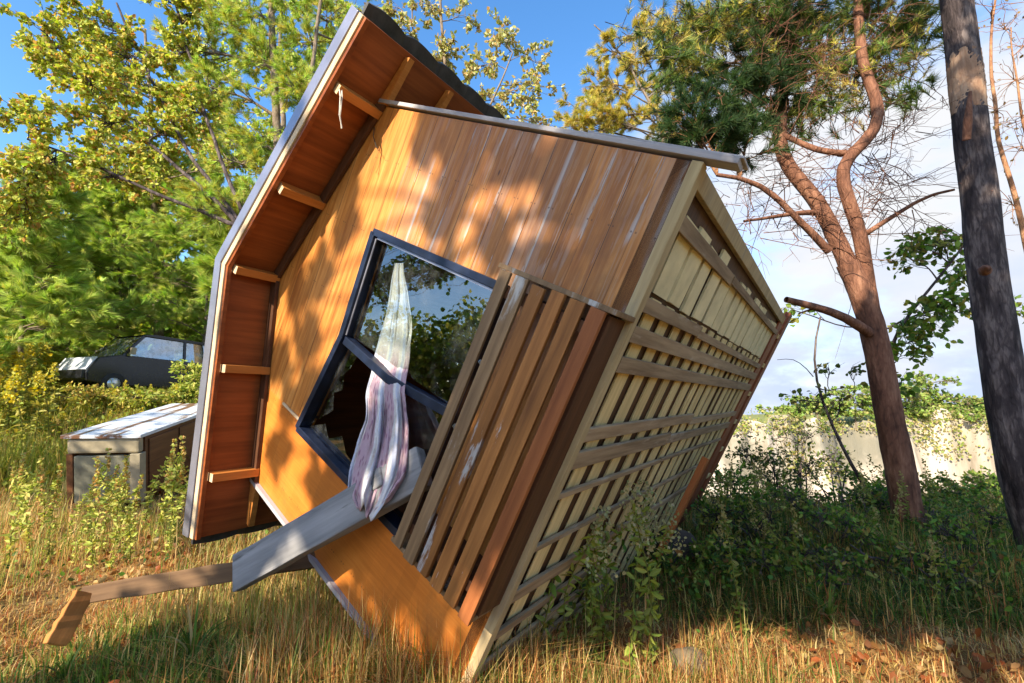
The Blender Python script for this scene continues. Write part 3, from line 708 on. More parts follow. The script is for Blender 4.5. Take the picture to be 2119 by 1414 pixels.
# ------------------------------------------------------------------ discarded cabinet lying in the grass
def cabinet():
    p0 = at(132, 1040, 6.5)
    r = empty('discarded_cabinet', (p0[0], p0[1], hz(p0[0], p0[1])), 'long brown cabinet with peeling top tinted pale with sky sheen lying in the grass', 'cabinet')
    wd, ln, ht = .94, 2.5, .98
    yaw = math.radians(-3); r.rotation_euler = (math.radians(9.5), 0, math.radians(8))
    r.location.z = p0[2] - .04
    MB().box((.10, .04, 0), (wd - .14, .12, .66)).build('front_panel', M['cab_metal'], r, .01)
    MB().box((.03, .02, .70), (wd - .02, .13, .90)).build('drawer_front', M['cab_trim'], r, .03)
    MB().box((wd - .13, .01, 0), (wd, .14, .69)).build('corner_post', M['cab_trim'], r, .006)
    MB().box((0, .05, 0), (.08, .14, .69)).build('corner_post', M['cab_wood'], r, .006)
    MB().box((.02, .15, 0), (wd - .015, ln, .905)).build('carcass', M['cab_wood'], r, .006)
    for k in range(3):
        MB().box((wd - .013, .22 + k * .75, .06), (wd + .004, .92 + k * .75, .85)).build('side_panel', M['cab_wood'], r, .008)
    MB().box((-.02, -.02, .915), (wd + .03, ln + .03, .965)).build('top_board', M['cab_top'], r, .008)
cabinet()

# ------------------------------------------------------------------ abandoned car on the bank
def car():
    c = at(300, 790, 13.2); z0 = hz(c[0], c[1]) 
    r = empty('abandoned_car', (c[0], c[1], 1.66), 'black car with a silver bonnet abandoned among tall weeds', 'car')
    r.rotation_euler = (0, math.radians(-2), math.radians(248))
    # x forward, y left
    hw = .74
    side = [(1.72, .30), (1.76, .50), (1.74, .58), (1.56, .90), (1.10, 1.02), (.42, 1.02), (-1.65, 1.02), (-1.70, .35), (-1.2, .22), (1.2, .22)]
    MB().prism(side, 1, -hw, hw).build('body', M['car_paint'], r, .035)
    MB().add([(1.768, -.70, .585), (1.768, .70, .585), (1.575, .70, .925), (1.575, -.70, .925), (1.74, -.70, .56), (1.74, .70, .56), (1.545, .70, .90), (1.545, -.70, .90)],
             [(0, 1, 2, 3), (4, 7, 6, 5), (0, 4, 5, 1), (1, 5, 6, 2), (2, 6, 7, 3), (3, 7, 4, 0)]).build('bonnet', M['car_hood'], r, .008)
    MB().prism([(-1.62, 1.58), (.50, 1.60), (.57, 1.645), (.25, 1.70), (-1.55, 1.68)], 1, -.62, .62).build('roof', M['car_paint'], r, .02)
    for s in (-1, 1):
        for (a, b, n) in (((1.02, 1.0), (.54, 1.61), 'windscreen_pillar'), ((-.55, 1.02), (-.55, 1.61), 'door_pillar'), ((-1.62, 1.02), (-1.58, 1.61), 'rear_pillar')):
            MB().bar((a[0], s * .70, a[1]), (b[0], s * .615, b[1]), .07, .05, (1, 0, 0)).build(n, M['car_paint'], r, .008)
        for (x0, x1, t0, t1) in ((.95, -.52, .50, -.52), (-.58, -1.6, -.58, -1.56)):
            MB().add([(x0, s * .695, 1.03), (x1, s * .695, 1.03), (t1, s * .618, 1.59), (t0, s * .618, 1.59)], [(0, 1, 2, 3)]).build('side_window', M['car_glass'], r)
        m_ = MB().box((.80, s * .80 - .05, 1.06), (.90, s * .80 + .06, 1.24)).build('wing_mirror', M['cab_trim'], r, .02)
        MB().box((1.70, s * .52 - .13, .46), (1.80, s * .52 + .13, .57)).build('headlight', M['chrome'], r, .02)
        for x in (1.15, -1.15):
            wv, wf = tubes([([(x, s * .60, .27), (x, s * .61, .27), (x, s * .745, .27), (x, s * .755, .27)], [.18, .27, .27, .16])], 20)
            wq = link('wheel', npmesh('wheel', wv, wf, smooth=True), M['rubber'], r)
            wv, wf = tubes([([(x, s * .70, .27), (x, s * .748, .27), (x, s * .752, .27)], [.16, .15, .01])], 16)
            link('rim', npmesh('rim', wv, wf, smooth=True), M['chrome'], wq)
    MB().add([(1.10, -.67, 1.0), (1.10, .67, 1.0), (.58, .60, 1.60), (.58, -.60, 1.60)], [(0, 1, 2, 3)]).build('windscreen', M['car_hood' if False else 'car_glass'], r)
    MB().box((1.72, -.68, .35), (1.82, .68, .58)).build('bumper', M['car_paint'], r, .03)
    for yy in (-.33, .33):
        MB().box((-.35, yy - .22, .75), (-.18, yy + .22, 1.38)).build('seat', M['seat_cloth'], r, .05)
car()

# ------------------------------------------------------------------ trees
def poly(pts, r0, r1, wob=.0, seed=0, n=None):
    """smooth polyline through pts with tapering radius"""
    P = np.array(pts, float); d = np.concatenate([[0], np.cumsum(np.linalg.norm(np.diff(P, axis=0), axis=1))])
    n = n or max(6, int(d[-1] / .22)); t = np.linspace(0, d[-1], n)
    Q = np.stack([np.interp(t, d, P[:, k]) for k in range(3)], 1)
    for _ in range(2): Q[1:-1] = (Q[:-2] + 2 * Q[1:-1] + Q[2:]) / 4
    if wob:
        rg = np.random.default_rng(seed); w = rg.normal(0, wob, (n, 3)); 
        for _ in range(2): w[1:-1] = (w[:-2] + 2 * w[1:-1] + w[2:]) / 4
        w[0] = 0; Q = Q + w
    return Q, r0 + (r1 - r0) * (t / d[-1]) ** .8

from mathutils import noise as mnoise
def rough(V, ax, amp, f=9.0):
    """bark plates: ridged noise stretched along the trunk pushes the surface in and out"""
    out = np.empty(len(V))
    for i, (x, y, z) in enumerate(V):
        q = Vector((x * f, y * f, z * f * .28)); w = mnoise.noise(q * .6) * .8
        a = mnoise.noise(Vector((q.x + w, q.y, q.z + w))); b = mnoise.noise(q * 2.3)
        out[i] = (1 - abs(a) * 2.4) * -.55 + .5 + b * .3
    return ax + (V - ax) * (1 + amp * out)[:, None]
def make_tree(name, label, cat, trunk, clumps, kind, pal, leaf, bark_m='bark_grey', twig=(.012, .003), twigs_per=1.0, nleaf=10, seed=1, group=None,
              limb_r=.035, extra=(), bark_amp=0, tw_from=3, sub=3, trunk_k=12, per=16, bare=0, parent_twigs_mat=None, spread=.8, droop=.3, wid=None):
    """trunk: list of (Q, R); clumps: (centre, radii, ntwigs); limbs are grown from the nearest trunk point to each clump"""
    rng = np.random.default_rng(seed)
    base = np.array(trunk[0][0][0]); root = empty(name, tuple(base), label, cat, group)
    SK = np.concatenate([q for q, r in trunk]); SR = np.concatenate([r for q, r in trunk])
    limbs, tw, LP, LD = [], [], [], []
    for c, rad, nt in clumps:
        c = np.array(c, float); rad = np.array(rad if hasattr(rad, '__len__') else (rad,) * 3, float)
        dd = np.linalg.norm(SK - c, axis=1) + .6 * np.maximum(0, SK[:, 2] - c[2] + .3)
        j = int(np.argmin(dd)); a = SK[j]; r0 = min(limb_r, SR[j] * .7)
        mid = (a + c) / 2 + rng.normal(0, .08, 3) * np.linalg.norm(c - a) + np.array([0, 0, .06 * np.linalg.norm(c - a)])
        Q, R = poly([a, mid, c], r0, max(.006, r0 * .35), .015, int(rng.integers(1e6)), n=9)
        limbs.append((Q, R))
        nt = int(nt * twigs_per)
        for k in range(nt):
            s = Q[rng.integers(tw_from, 9)]
            e = c + rand_unit(1, rng)[0] * rad * rng.uniform(.45, 1.0) ** .5
            m1_ = s + (e - s) * .5 + rng.normal(0, .06, 3) * np.linalg.norm(e - s) + np.array([0, 0, .04])
            q = np.stack([s, (s + m1_) / 2 + rng.normal(0, .01, 3), m1_, (m1_ + e) / 2 + rng.normal(0, .015, 3), e])
            tw.append((q, np.linspace(twig[0], twig[1], 5)))
            if rng.random() < bare: continue
            for q_ in range(sub):       # side twigs
                t = rng.uniform(.3, .95); i0 = min(3, int(t * 4)); b = q[i0] + (q[i0 + 1] - q[i0]) * (t * 4 - i0)
                dr = norm(norm(e - s) + rand_unit(1, rng)[0] * .8); ln = rng.uniform(.12, .3) * min(1.6, rad.mean() + .4)
                e2 = b + dr * ln
                tw.append((np.stack([b, (b + e2) / 2 + rng.normal(0, .01, 3), e2]), np.linspace(twig[1] * 1.4, twig[1] * .7, 3)))
                nl = max(1, int(nleaf / sub)); tt = rng.uniform(.2, 1.02, nl)[:, None]
                LP.append(b + (e2 - b) * tt + rng.normal(0, .012, (nl, 3))); LD.append(np.repeat(dr[None], nl, 0))
    if bark_amp:
        VV, FF, n0 = [], [], 0
        for q, r in trunk:
            nq = max(12, int(len(q) * 4)); t0, t1 = np.linspace(0, 1, len(q)), np.linspace(0, 1, nq)
            q2 = np.stack([np.interp(t1, t0, q[:, k]) for k in range(3)], 1); q2[1:-1] = (q2[:-2] + 2 * q2[1:-1] + q2[2:]) / 4
            v, f = tubes([(q2, np.interp(t1, t0, r))], 28); VV.append(rough(v, np.repeat(q2, 28, 0), bark_amp, 12)); FF.append(f + n0); n0 += len(v)
        v, f = tubes(list(extra), 4); VV.append(v); FF.append(f + n0); V, Fq = np.concatenate(VV), np.concatenate(FF)
    else: V, Fq = tubes(list(trunk) + list(extra), trunk_k)
    me = npmesh('trunk', V - base, Fq, smooth=True); link('trunk', me, M[bark_m], root)
    V, Fq = tubes(limbs, 6); V2, F2 = tubes(tw, 3)
    V = np.concatenate([V, V2]); Fq = np.concatenate([Fq, F2 + len(V) - len(V2)])
    tag(link('branches', npmesh('branches', V - base, Fq, smooth=True), M[parent_twigs_mat or bark_m], root), kind=None)
    P = np.concatenate(LP); D = np.concatenate(LD)
    if kind == 'leaf': V, Fq, cc = leaves(P, D, leaf, wid or .32, pal, rng, droop); mt = M['leaf']
    else: V, Fq, cc = needles(P, D, leaf, wid or .011, pal, per, rng, spread); mt = M['needle']
    link('crown', npmesh('crown', V - base, Fq, cc), mt, root)
    return root

def trunk_px(pts, r0, r1, wob=.02, seed=0):
    """pts: (px, py, Y)"""
    return poly([at(*q) for q in pts], r0, r1, wob, seed)
def gz(p): return np.array([p[0], p[1], hz(p[0], p[1]) - .1])

PINE_B = [(.42, .54, .09), (.34, .48, .07), (.50, .58, .13), (.24, .38, .06), (.54, .54, .13)]
PINE_Y = [(.56, .47, .08), (.46, .42, .07), (.62, .50, .13), (.36, .36, .06), (.55, .36, .10)]
PINE_D = [(.035, .075, .022), (.05, .095, .03), (.07, .11, .03), (.03, .06, .025)]
AUT = [(.50, .50, .08), (.40, .46, .06), (.58, .52, .11), (.34, .42, .06), (.54, .50, .14), (.30, .36, .05), (.46, .47, .08), (.55, .30, .09)]
PALE = [(.48, .46, .18), (.40, .38, .10), (.55, .50, .28), (.42, .28, .10), (.32, .34, .08)]
GRN = [(.09, .19, .022), (.14, .25, .035), (.06, .13, .02), (.20, .28, .04)]

def cl(px, py, Y, r, n): return (at(px, py, Y), r, n)

# 1. tall thin pine behind the roof, left of the ridge
make_tree('tall_pine', 'slender pale-barked pine rising behind the left roof slope', 'tree',
    [trunk_px([(590, 900, 9.5), (578, 640, 9.5), (575, 300, 9.5), (562, 60, 9.5), (556, -140, 9.5)], .13, .06, .01, 3),
     trunk_px([(640, 500, 9.3), (625, 300, 9.3), (655, 60, 9.3), (680, -100, 9.3)], .07, .03, .02, 4)],
    [cl(x, y, Y, (.75, .7, .5), 22) for x, y, Y in ((430, 180, 9.0), (470, 60, 9.5), (520, 280, 9.2), (470, 330, 9), (640, 90, 9.6), (690, 40, 9.8), (600, 180, 9.2), (660, 210, 9.8), (540, 120, 9.4), (430, 440, 8.8), (500, 420, 8.9), (740, 110, 10.2), (610, -20, 9.6), (720, -40, 10), (520, 20, 9.2), (380, 100, 9.4), (590, 330, 10), (660, 330, 10.2))],
    'needle', PINE_B + PINE_Y[:2], .16, 'bark_grey', nleaf=15, seed=11, limb_r=.04, per=17)

# 2. broad-leaved autumn tree fanning out to the upper left
fan = []
for k, (x, y, Y) in enumerate(((60, 250, 8.0), (120, 130, 8.4), (220, 60, 8.6), (330, -10, 8.8), (200, 260, 8.4), (290, 190, 8.8), (360, 110, 9), (110, 340, 8.2), (240, 370, 8.4), (340, 280, 8.8), (420, 20, 9), (30, 370, 7.9), (180, 160, 8.3), (160, 20, 8.5), (400, 230, 9), (310, 330, 8.8), (40, 450, 8.2), (260, 120, 8.8), (90, 60, 8.2))):
    fan.append(cl(x, y, Y, (.66, .55, .48), 22 if y > 90 else 13))
make_tree('autumn_tree', 'wide yellow-green autumn tree fanning over the upper left corner', 'tree',
    [trunk_px([(560, 960, 8.6), (540, 640, 8.6), (500, 470, 8.5), (410, 380, 8.5), (280, 270, 8.5), (150, 160, 8.4)], .10, .012, .02, 5),
     trunk_px([(500, 470, 8.5), (380, 300, 8.7), (300, 140, 8.8), (240, 0, 8.8)], .045, .02, .03, 6),
     trunk_px([(500, 470, 8.5), (350, 410, 8.3), (200, 340, 8.2), (60, 290, 8.0)], .045, .015, .03, 7),
     trunk_px([(520, 500, 8.5), (440, 280, 8.9), (380, 80, 9), (340, -80, 9)], .045, .02, .03, 8)],
    fan, 'leaf', AUT, .088, 'bark_dark', nleaf=64, seed=12, limb_r=.03, sub=4, twig=(.009, .003), wid=.36)

# 2b. fuller trees behind them, so that the foliage closes up behind the roof
rgb_ = np.random.default_rng(140)
make_tree('background_tree', 'full light-green tree closing the view behind the slender pine', 'tree',
    [trunk_px([(600, 800, 14.5), (590, 400, 14.5), (580, 100, 14.5), (585, -100, 14.5)], .16, .04, .02, 141)],
    [cl(rgb_.uniform(400, 740), rgb_.uniform(-40, 520), 14.5 + rgb_.uniform(-.8, .8), (1.0, .9, .75), 20) for k in range(34)],
    'leaf', [(.44, .50, .09), (.36, .44, .07), (.5, .5, .12), (.28, .38, .06)], .13, 'bark_grey', nleaf=36, seed=142, limb_r=.04, sub=4, twig=(.012, .004), wid=.36)
make_tree('background_tree', 'full yellow-green tree behind the fanning autumn branches', 'tree',
    [trunk_px([(330, 800, 15), (320, 480, 15), (310, 200, 15), (300, 60, 15)], .16, .04, .02, 143)],
    [cl(rgb_.uniform(170, 470), rgb_.uniform(110, 470), 15 + rgb_.uniform(-.8, .8), (1.0, .9, .75), 18) for k in range(26)],
    'leaf', AUT, .13, 'bark_grey', nleaf=32, seed=144, limb_r=.04, sub=4, twig=(.012, .004), wid=.36)

# 3. young bright pines on the left bank
def young_pine(px, base_y, top_y, Y, wpx, seed, label, pal=PINE_B):
    rng = np.random.default_rng(seed); cs = []
    b = at(px, base_y, Y); t = at(px + rng.uniform(-10, 10), top_y, Y); hgt = t[2] - b[2]
    wm = wpx / F * Y
    for k in range(24):
        f = (k + .5) / 24; rr = wm * (1.0 - .85 * f) * rng.uniform(.55, 1.05); a = rng.uniform(0, 6.28)
        cs.append((np.array([b[0] + math.cos(a) * rr * .75, b[1] + math.sin(a) * rr * .75, b[2] + hgt * f]), (wm * .5 * (1.1 - .6 * f), wm * .5 * (1.1 - .6 * f), .3), 15))
    make_tree('young_pine', label, 'tree', [poly([gz(b), (b + t) / 2, t], .07, .015, .02, seed)], cs, 'needle', pal, .25, 'bark_grey', nleaf=18, seed=seed, limb_r=.022, per=18, spread=.5, wid=.014, twig=(.008, .003), group='young pines on the left bank')
young_pine(50, 740, 330, 11.2, 170, 21, 'feathery green young pine at the left edge, farthest from the cabin')
young_pine(250, 700, 400, 15.2, 230, 22, 'feathery green young pine in the middle of the left bank')
young_pine(430, 690, 380, 15.0, 220, 23, 'feathery green young pine rising directly behind the car roof')
young_pine(150, 720, 370, 14.8, 220, 24, 'young pine set back between two nearer young pines')
young_pine(10, 760, 420, 13.0, 170, 27, 'young pine cut by the left edge of the picture behind the nearest one')
young_pine(490, 690, 420, 9.8, 100, 25, 'small young pine half hidden by the cabin roof edge')
young_pine(340, 690, 320, 16.5, 230, 26, 'taller young pine set farthest back on the left bank')

# 4. pale-leaved tree behind the cabin's upper eave
make_tree('pale_leaf_tree', 'thin tree with pale yellowing leaves above the upper eave', 'tree',
    [trunk_px([(960, 900, 11.5), (940, 500, 11.5), (930, 250, 11.5), (915, 60, 11.5), (905, -60, 11.5)], .12, .03, .02, 9),
     trunk_px([(940, 420, 11.5), (1010, 230, 11.3), (1060, 110, 11.2)], .06, .015, .02, 10),
     trunk_px([(940, 420, 11.5), (860, 150, 11.6), (850, 0, 11.7)], .06, .015, .02, 11)],
    [cl(x, y, 11.5, (.6, .5, .5), n) for x, y, n in ((830, 60, 11), (880, 10, 10), (930, 110, 14), (880, 130, 14), (990, 140, 14), (1050, 100, 11), (1110, 130, 7), (1020, 210, 16), (960, 210, 14), (1090, 200, 10), (1130, 180, 6), (1040, 60, 5), (960, 30, 7), (1080, 270, 12), (1000, 270, 12), (1130, 260, 8), (790, 10, 9))],
    'leaf', PALE, .115, 'bark_grey', nleaf=36, seed=13, limb_r=.02, sub=4, twig=(.008, .003), wid=.34)

# 5. yellow pine behind, centre right
make_tree('yellow_pine', 'yellow-needled pine behind the tipped cabin wall top', 'tree',
    [trunk_px([(1420, 700, 11), (1400, 420, 11), (1365, 250, 11), (1300, 130, 11), (1230, 50, 11)], .10, .015, .02, 14)],
    [cl(x, y, Y, (.62, .55, .45), 13) for x, y, Y in ((1200, 230, 10.5), (1250, 180, 11), (1290, 240, 10.8), (1330, 150, 11.2), (1350, 250, 11), (1240, 260, 10.6), (1380, 190, 11.2), (1400, 100, 11.4), (1330, 70, 11.4), (1270, 110, 11), (1210, 180, 10.6), (1440, 160, 11.6), (1180, 260, 10.6), (1400, 270, 11.2), (1480, 60, 11.8), (1550, 30, 12))],
    'needle', PINE_Y, .17, 'bark_grey', nleaf=21, seed=14, limb_r=.025, per=15, wid=.012)

# 6. red pine with forked trunk
RP = [trunk_px([(1905, 1175, 5.1), (1890, 1130, 5.1), (1868, 1000, 5.1), (1835, 830, 5.1), (1810, 690, 5.1), (1780, 600, 5.1), (1755, 545, 5.1)], .145, .115, .012, 30),
      trunk_px([(1790, 630, 5.1), (1756, 545, 5.1), (1722, 470, 5.12), (1695, 410, 5.15), (1650, 370, 5.2), (1615, 340, 5.25), (1612, 260, 5.3), (1625, 150, 5.4), (1620, 0, 5.5), (1615, -120, 5.5)], .098, .05, .01, 31),
      trunk_px([(1812, 680, 5.1), (1792, 590, 5.08), (1786, 500, 5.0), (1762, 430, 4.95), (1735, 370, 4.95), (1728, 325, 4.95), (1770, 310, 4.9), (1815, 285, 4.9), (1828, 235, 4.9), (1805, 180, 4.95), (1782, 130, 5.0), (1778, 50, 5.1), (1770, -120, 5.2)], .078, .045, .008, 32),
      trunk_px([(1762, 318, 4.93), (1728, 326, 4.95), (1690, 315, 5.0), (1608, 275, 5.28)], .035, .03, .01, 33),
      trunk_px([(1715, 520, 5.1), (1660, 470, 5.0), (1600, 390, 4.9), (1560, 360, 4.9), (1480, 365, 4.9)], .045, .02, .015, 34),
      trunk_px([(1695, 440, 5.15), (1640, 440, 5.0), (1540, 460, 4.8)], .035, .012, .012, 35),
      trunk_px([(1790, 485, 5.0), (1860, 440, 4.8), (1920, 400, 4.7), (1975, 390, 4.6)], .03, .012, .015, 36),
      trunk_px([(1815, 700, 5.1), (1760, 660, 4.9), (1690, 635, 4.7), (1628, 622, 4.6)], .06, .03, .012, 37),
      trunk_px([(1765, 665, 4.95), (1740, 645, 4.85), (1700, 635, 4.8), (1650, 645, 4.7)], .02, .008, .02, 38)]
bare_tw = []
rb = np.random.default_rng(40)
for k in range(260):
    x0, y0 = rb.choice([1600, 1640, 1700, 1790, 1830, 1790, 1560]), rb.choice([360, 300, 420, 120, 200, 60, 440])
    a = at(x0 + rb.normal(0, 25), y0 + rb.normal(0, 40), 5.1)
    v = np.array([rb.normal(.15, .55), rb.normal(0, .4), rb.normal(-.02, .35)]); e = a + v * rb.uniform(.5, 1.4)
    q = np.stack([a, a + (e - a) * .35 + rb.normal(0, .04, 3), a + (e - a) * .7 + rb.normal(0, .07, 3), e + rb.normal(0, .06, 3)])
    bare_tw.append((q, np.array([.006, .0045, .003, .0018])))
    for _ in range(3):
        t = rb.integers(1, 3); b = q[t]; e2 = b + norm(v + rb.normal(0, .5, 3)) * rb.uniform(.15, .45)
        bare_tw.append((np.stack([b, b + (e2 - b) * .4 + rb.normal(0, .03, 3), b + (e2 - b) * .75 + rb.normal(0, .03, 3), e2]), np.array([.003, .0025, .002, .0012])))
rp = make_tree('red_pine', 'fork-trunked red pine between the cabin and the thick dark trunk', 'tree', RP,
    [cl(x, y, Y, (.42, .4, .30), 13) for x, y, Y in ((1440, 230, 4.9), (1490, 200, 5.0), (1540, 170, 5.1), (1460, 290, 4.8), (1520, 260, 5), (1580, 220, 5.2), (1500, 130, 5.2), (1560, 90, 5.3), (1420, 260, 4.8), (1590, 140, 5.3), (1620, 200, 5.4), (1640, 90, 5.5), (1540, 300, 4.9))],
    'needle', PINE_D, .14, 'bark_pine', nleaf=22, seed=15, limb_r=.022, per=14, wid=.008, parent_twigs_mat='bark_limb', twig=(.007, .0025), spread=.9, extra=bare_tw, bare=.1, bark_amp=.07)
# sparse yellowing and bare top growth of the same pine
def more_crown(root, clumps, pal, seed, leaf=.11, wid=.006, per=11, nl=5, label=None):
    rng = np.random.default_rng(seed); base = np.array(root.location); P, D, tw = [], [], []
    for c, rad, n in clumps:
        for k in range(n):
            o = c + rand_unit(1, rng)[0] * np.array(rad) * rng.uniform(.1, 1) ; d = norm(rng.normal(0, .6, 3) + np.array([0, -.1, .35]))
            tw.append((np.stack([o - d * .3 + rng.normal(0, .03, 3), o - d * .12, o]), np.array([.005, .004, .002])))
            tt = rng.uniform(0, 1, nl)[:, None]; P.append(o - d * .2 * tt); D.append(np.repeat(d[None], nl, 0))
    V, Fq, cc = needles(np.concatenate(P), np.concatenate(D), leaf, wid, pal, per, rng, .85)
    o = link('crown', npmesh('crown', V - base, Fq, cc), M['needle'], root)
    if label: o['label'] = label
    V, Fq = tubes(tw, 3); link('branches', npmesh('branches', V - base, Fq), M['bark_dark'], root)
more_crown(rp, [cl(x, y, Y, (.5, .4, .4), n) for x, y, Y, n in ((1380, 60, 5, 44), (1450, 30, 5.1, 60), (1420, 120, 5, 48), (1520, 40, 5.3, 60), (1600, 30, 5.4, 50), (1480, 90, 5.1, 40), (1340, 100, 5, 20), (1560, 120, 5.3, 40), (1680, 60, 5.4, 24), (1700, 180, 5.3, 36), (1760, 210, 5.2, 30), (1720, 110, 5.3, 40), (1850, 60, 5.2, 40), (1880, 120, 5.1, 30), (1830, 140, 5.2, 24), (1650, 240, 5.4, 20), (1800, 90, 5.3, 24), (1650, 170, 5.5, 20), (1360, 20, 5, 14), (1900, 20, 5.2, 14), (1800, 20, 5.3, 18))],
           PINE_Y[:3] + PINE_D[:2] + [(.30, .20, .06)], 41, label='sparse yellowing needles at the top')

more_crown(rp, [cl(x, y, Y, (.42, .4, .3), n) for x, y, Y, n in ((1650, 120, 5.4, 40), (1700, 50, 5.4, 40), (1750, 130, 5.3, 36), (1840, 90, 5.2, 40), (1900, 50, 5.1, 36), (1680, 220, 5.3, 30), (1600, 60, 5.4, 40), (1540, 20, 5.3, 40), (1450, 60, 5.1, 30), (1420, 160, 5.0, 30), (1380, 110, 5.0, 24), (1860, 180, 5.1, 20), (1780, 20, 5.3, 36), (1640, 10, 5.4, 36))],
           [(.10, .17, .035), (.16, .24, .05), (.07, .12, .03), (.30, .32, .07)], 42, leaf=.14, wid=.008, per=12, nl=7, label='green needles hanging across the top')
# 7. thick dark trunk at the right edge
BT = trunk_px([(2225, 1300, 4.3), (2165, 1150, 4.3), (2112, 980, 4.3), (2078, 800, 4.3), (2056, 640, 4.3), (2034, 480, 4.3), (2012, 300, 4.3), (1998, 150, 4.3), (1978, 0, 4.3), (1960, -160, 4.3)], .165, .122, .006, 50)
def big_trunk():
    Q, R = BT; Q2, _ = poly(Q, 1, 1, 0, n=120); R2 = np.linspace(R[0], R[-1], 120); Q3, R3 = poly(Q, R[0], R[-1], 0, n=420); R3 = R3 + .05 * np.exp(-np.linspace(0, 1, 420) * 16)
    R2 = R2 * (1 + .04 * np.exp(-((np.linspace(0, 1, 120) - .62) / .02) ** 2)) + .03 * np.exp(-np.linspace(0, 1, 120) * 14)
    base = np.array(Q2[0]); root = empty('thick_dark_tree', tuple(base), 'thick leaning tree trunk with dark purple-grey bark and a torn scar at the right edge', 'tree')
    V, Fq = tubes([(Q3, R3)], 72)
    rg = np.random.default_rng(51); ax = np.repeat(Q3, 72, 0)
    V = rough(V, ax, .05)
    link('trunk', npmesh('trunk', V - base, Fq, smooth=True), M['bark_dark'], root)
    # torn scar: a ring of stripped bark
    i0, i1 = 82, 94
    QS, RS = poly(Q2[i0:i1], R2[i0], R2[i1], 0, n=40)
    V, Fq = tubes([(QS, RS)], 60); ax = np.repeat(QS, 60, 0); th = np.tile(np.arange(60), 40); tt = np.repeat(np.linspace(-1, 1, 40), 60)
    V = ax + (V - ax) * (1.035 - .05 * tt ** 2 + .02 * np.sin(th * .35 + 1) * tt + .022 * np.sin(th * .9 + tt * 2) * np.abs(tt) + rg.normal(0, .014, len(V)))[:, None]
    o = link('bark_scar', npmesh('bark_scar', V - base, Fq, smooth=True), M['scar'], root); o['label'] = 'pale torn bark scar'
    p = at(2012, 225, 4.1)
    V, Fq = tubes([([at(2000, 290, 4.11), at(2003, 250, 4.06), at(2008, 190, 4.08)], [.032, .034, .012])], 10)
    link('dead_stub', npmesh('dead_stub', V - base, Fq, smooth=True), M['bark_pine'], root)
    V, Fq = tubes([([at(2038, 560, 4.12), at(2040, 556, 4.02), at(2041, 553, 3.99)], [.05, .035, .0])], 10)
    link('knot', npmesh('knot', V - base, Fq, smooth=True), M['bark_pine'], root)
    # limbs and high crown above the frame (shades the ground at the right)
    rng = np.random.default_rng(52); P, D, tw = [], [], []; top = Q2[-1]
    for k in range(26):
        c = top + np.array([rng.normal(-.6, 1.6), rng.normal(-.5, 1.5), rng.uniform(-.1, 2.2)])
        q, r = poly([top + np.array([0, 0, -.3]), (top + c) / 2 + np.array([0, 0, .2]), c], .05, .01, .03, int(rng.integers(1e6)), n=8); tw.append((q, r))
        for _ in range(10):
            o_ = c + rand_unit(1, rng)[0] * .55; d = norm(o_ - c + np.array([0, 0, .2])); tw.append((np.stack([c, (c + o_) / 2 + rng.normal(0, .04, 3), o_]), np.array([.008, .006, .003])))
            t = rng.uniform(.3, 1, 7)[:, None]; P.append(c + (o_ - c) * t); D.append(np.repeat(d[None], 7, 0))
    P, D = np.concatenate(P), np.concatenate(D)
    V, Fq, cc = needles(P, D, .15, .011, PINE_D + PINE_Y[:1], 12, rng, .9); link('crown', npmesh('crown', V - base, Fq, cc), M['needle'], root)
    V, Fq = tubes(tw, 4); link('branches', npmesh('branches', V - base, Fq), M['bark_dark'], root)
big_trunk()

# 8. bare twiggy tree at the far right
rb = np.random.default_rng(60)
make_tree('twiggy_tree', 'nearly bare pale-stemmed tree with few brown leaves past the thick trunk', 'tree',
    [trunk_px([(2230, 1000, 6.5), (2170, 700, 6.5), (2120, 480, 6.5), (2085, 360, 6.5), (2060, 250, 6.5), (2050, 100, 6.6), (2070, -50, 6.6)], .06, .012, .02, 61),
     trunk_px([(2120, 480, 6.5), (2130, 330, 6.5), (2110, 200, 6.5), (2090, 60, 6.5)], .03, .008, .02, 62)],
    [cl(x, y, 6.5, (.5, .4, .45), n) for x, y, n in ((2080, 60, 14), (2100, 160, 14), (2060, 230, 10), (2110, 300, 12), (2050, 20, 10), (2130, 80, 10), (2090, 420, 8), (2120, 240, 10))],
    'leaf', [(.26, .15, .05), (.33, .22, .06), (.2, .13, .06)], .06, 'bark_limb', nleaf=4, seed=63, limb_r=.012, sub=3, twig=(.006, .002), bare=.45)

# 9. leafy branches behind the red pine
make_tree('leafy_sapling', 'green-leaved sapling arching between the red pine and the thick trunk', 'tree',
    [trunk_px([(1850, 1010, 5.9), (1838, 850, 5.9), (1835, 720, 5.8), (1880, 640, 5.7), (1950, 570, 5.6), (1995, 510, 5.5)], .035, .012, .015, 70),
     trunk_px([(1838, 680, 5.8), (1880, 650, 5.75), (1960, 640, 5.7), (2010, 620, 5.6)], .014, .008, .01, 71)],
    [cl(x, y, 5.6, (.26, .22, .16), n) for x, y, n in ((1900, 510, 14), (1955, 500, 16), (1880, 535, 9), (1985, 560, 14), (1960, 620, 14), (1930, 660, 14), (1880, 710, 12), (1860, 740, 12), (1910, 700, 10), (1990, 650, 10), (1850, 800, 8), (2090, 650, 9), (1640, 640, 4))],
    'leaf', [(.14, .24, .03), (.20, .30, .05), (.09, .16, .025), (.28, .26, .05)], .085, 'bark_dark', nleaf=9, seed=72, limb_r=.010, sub=3, twig=(.005, .002), wid=.38, droop=.5)

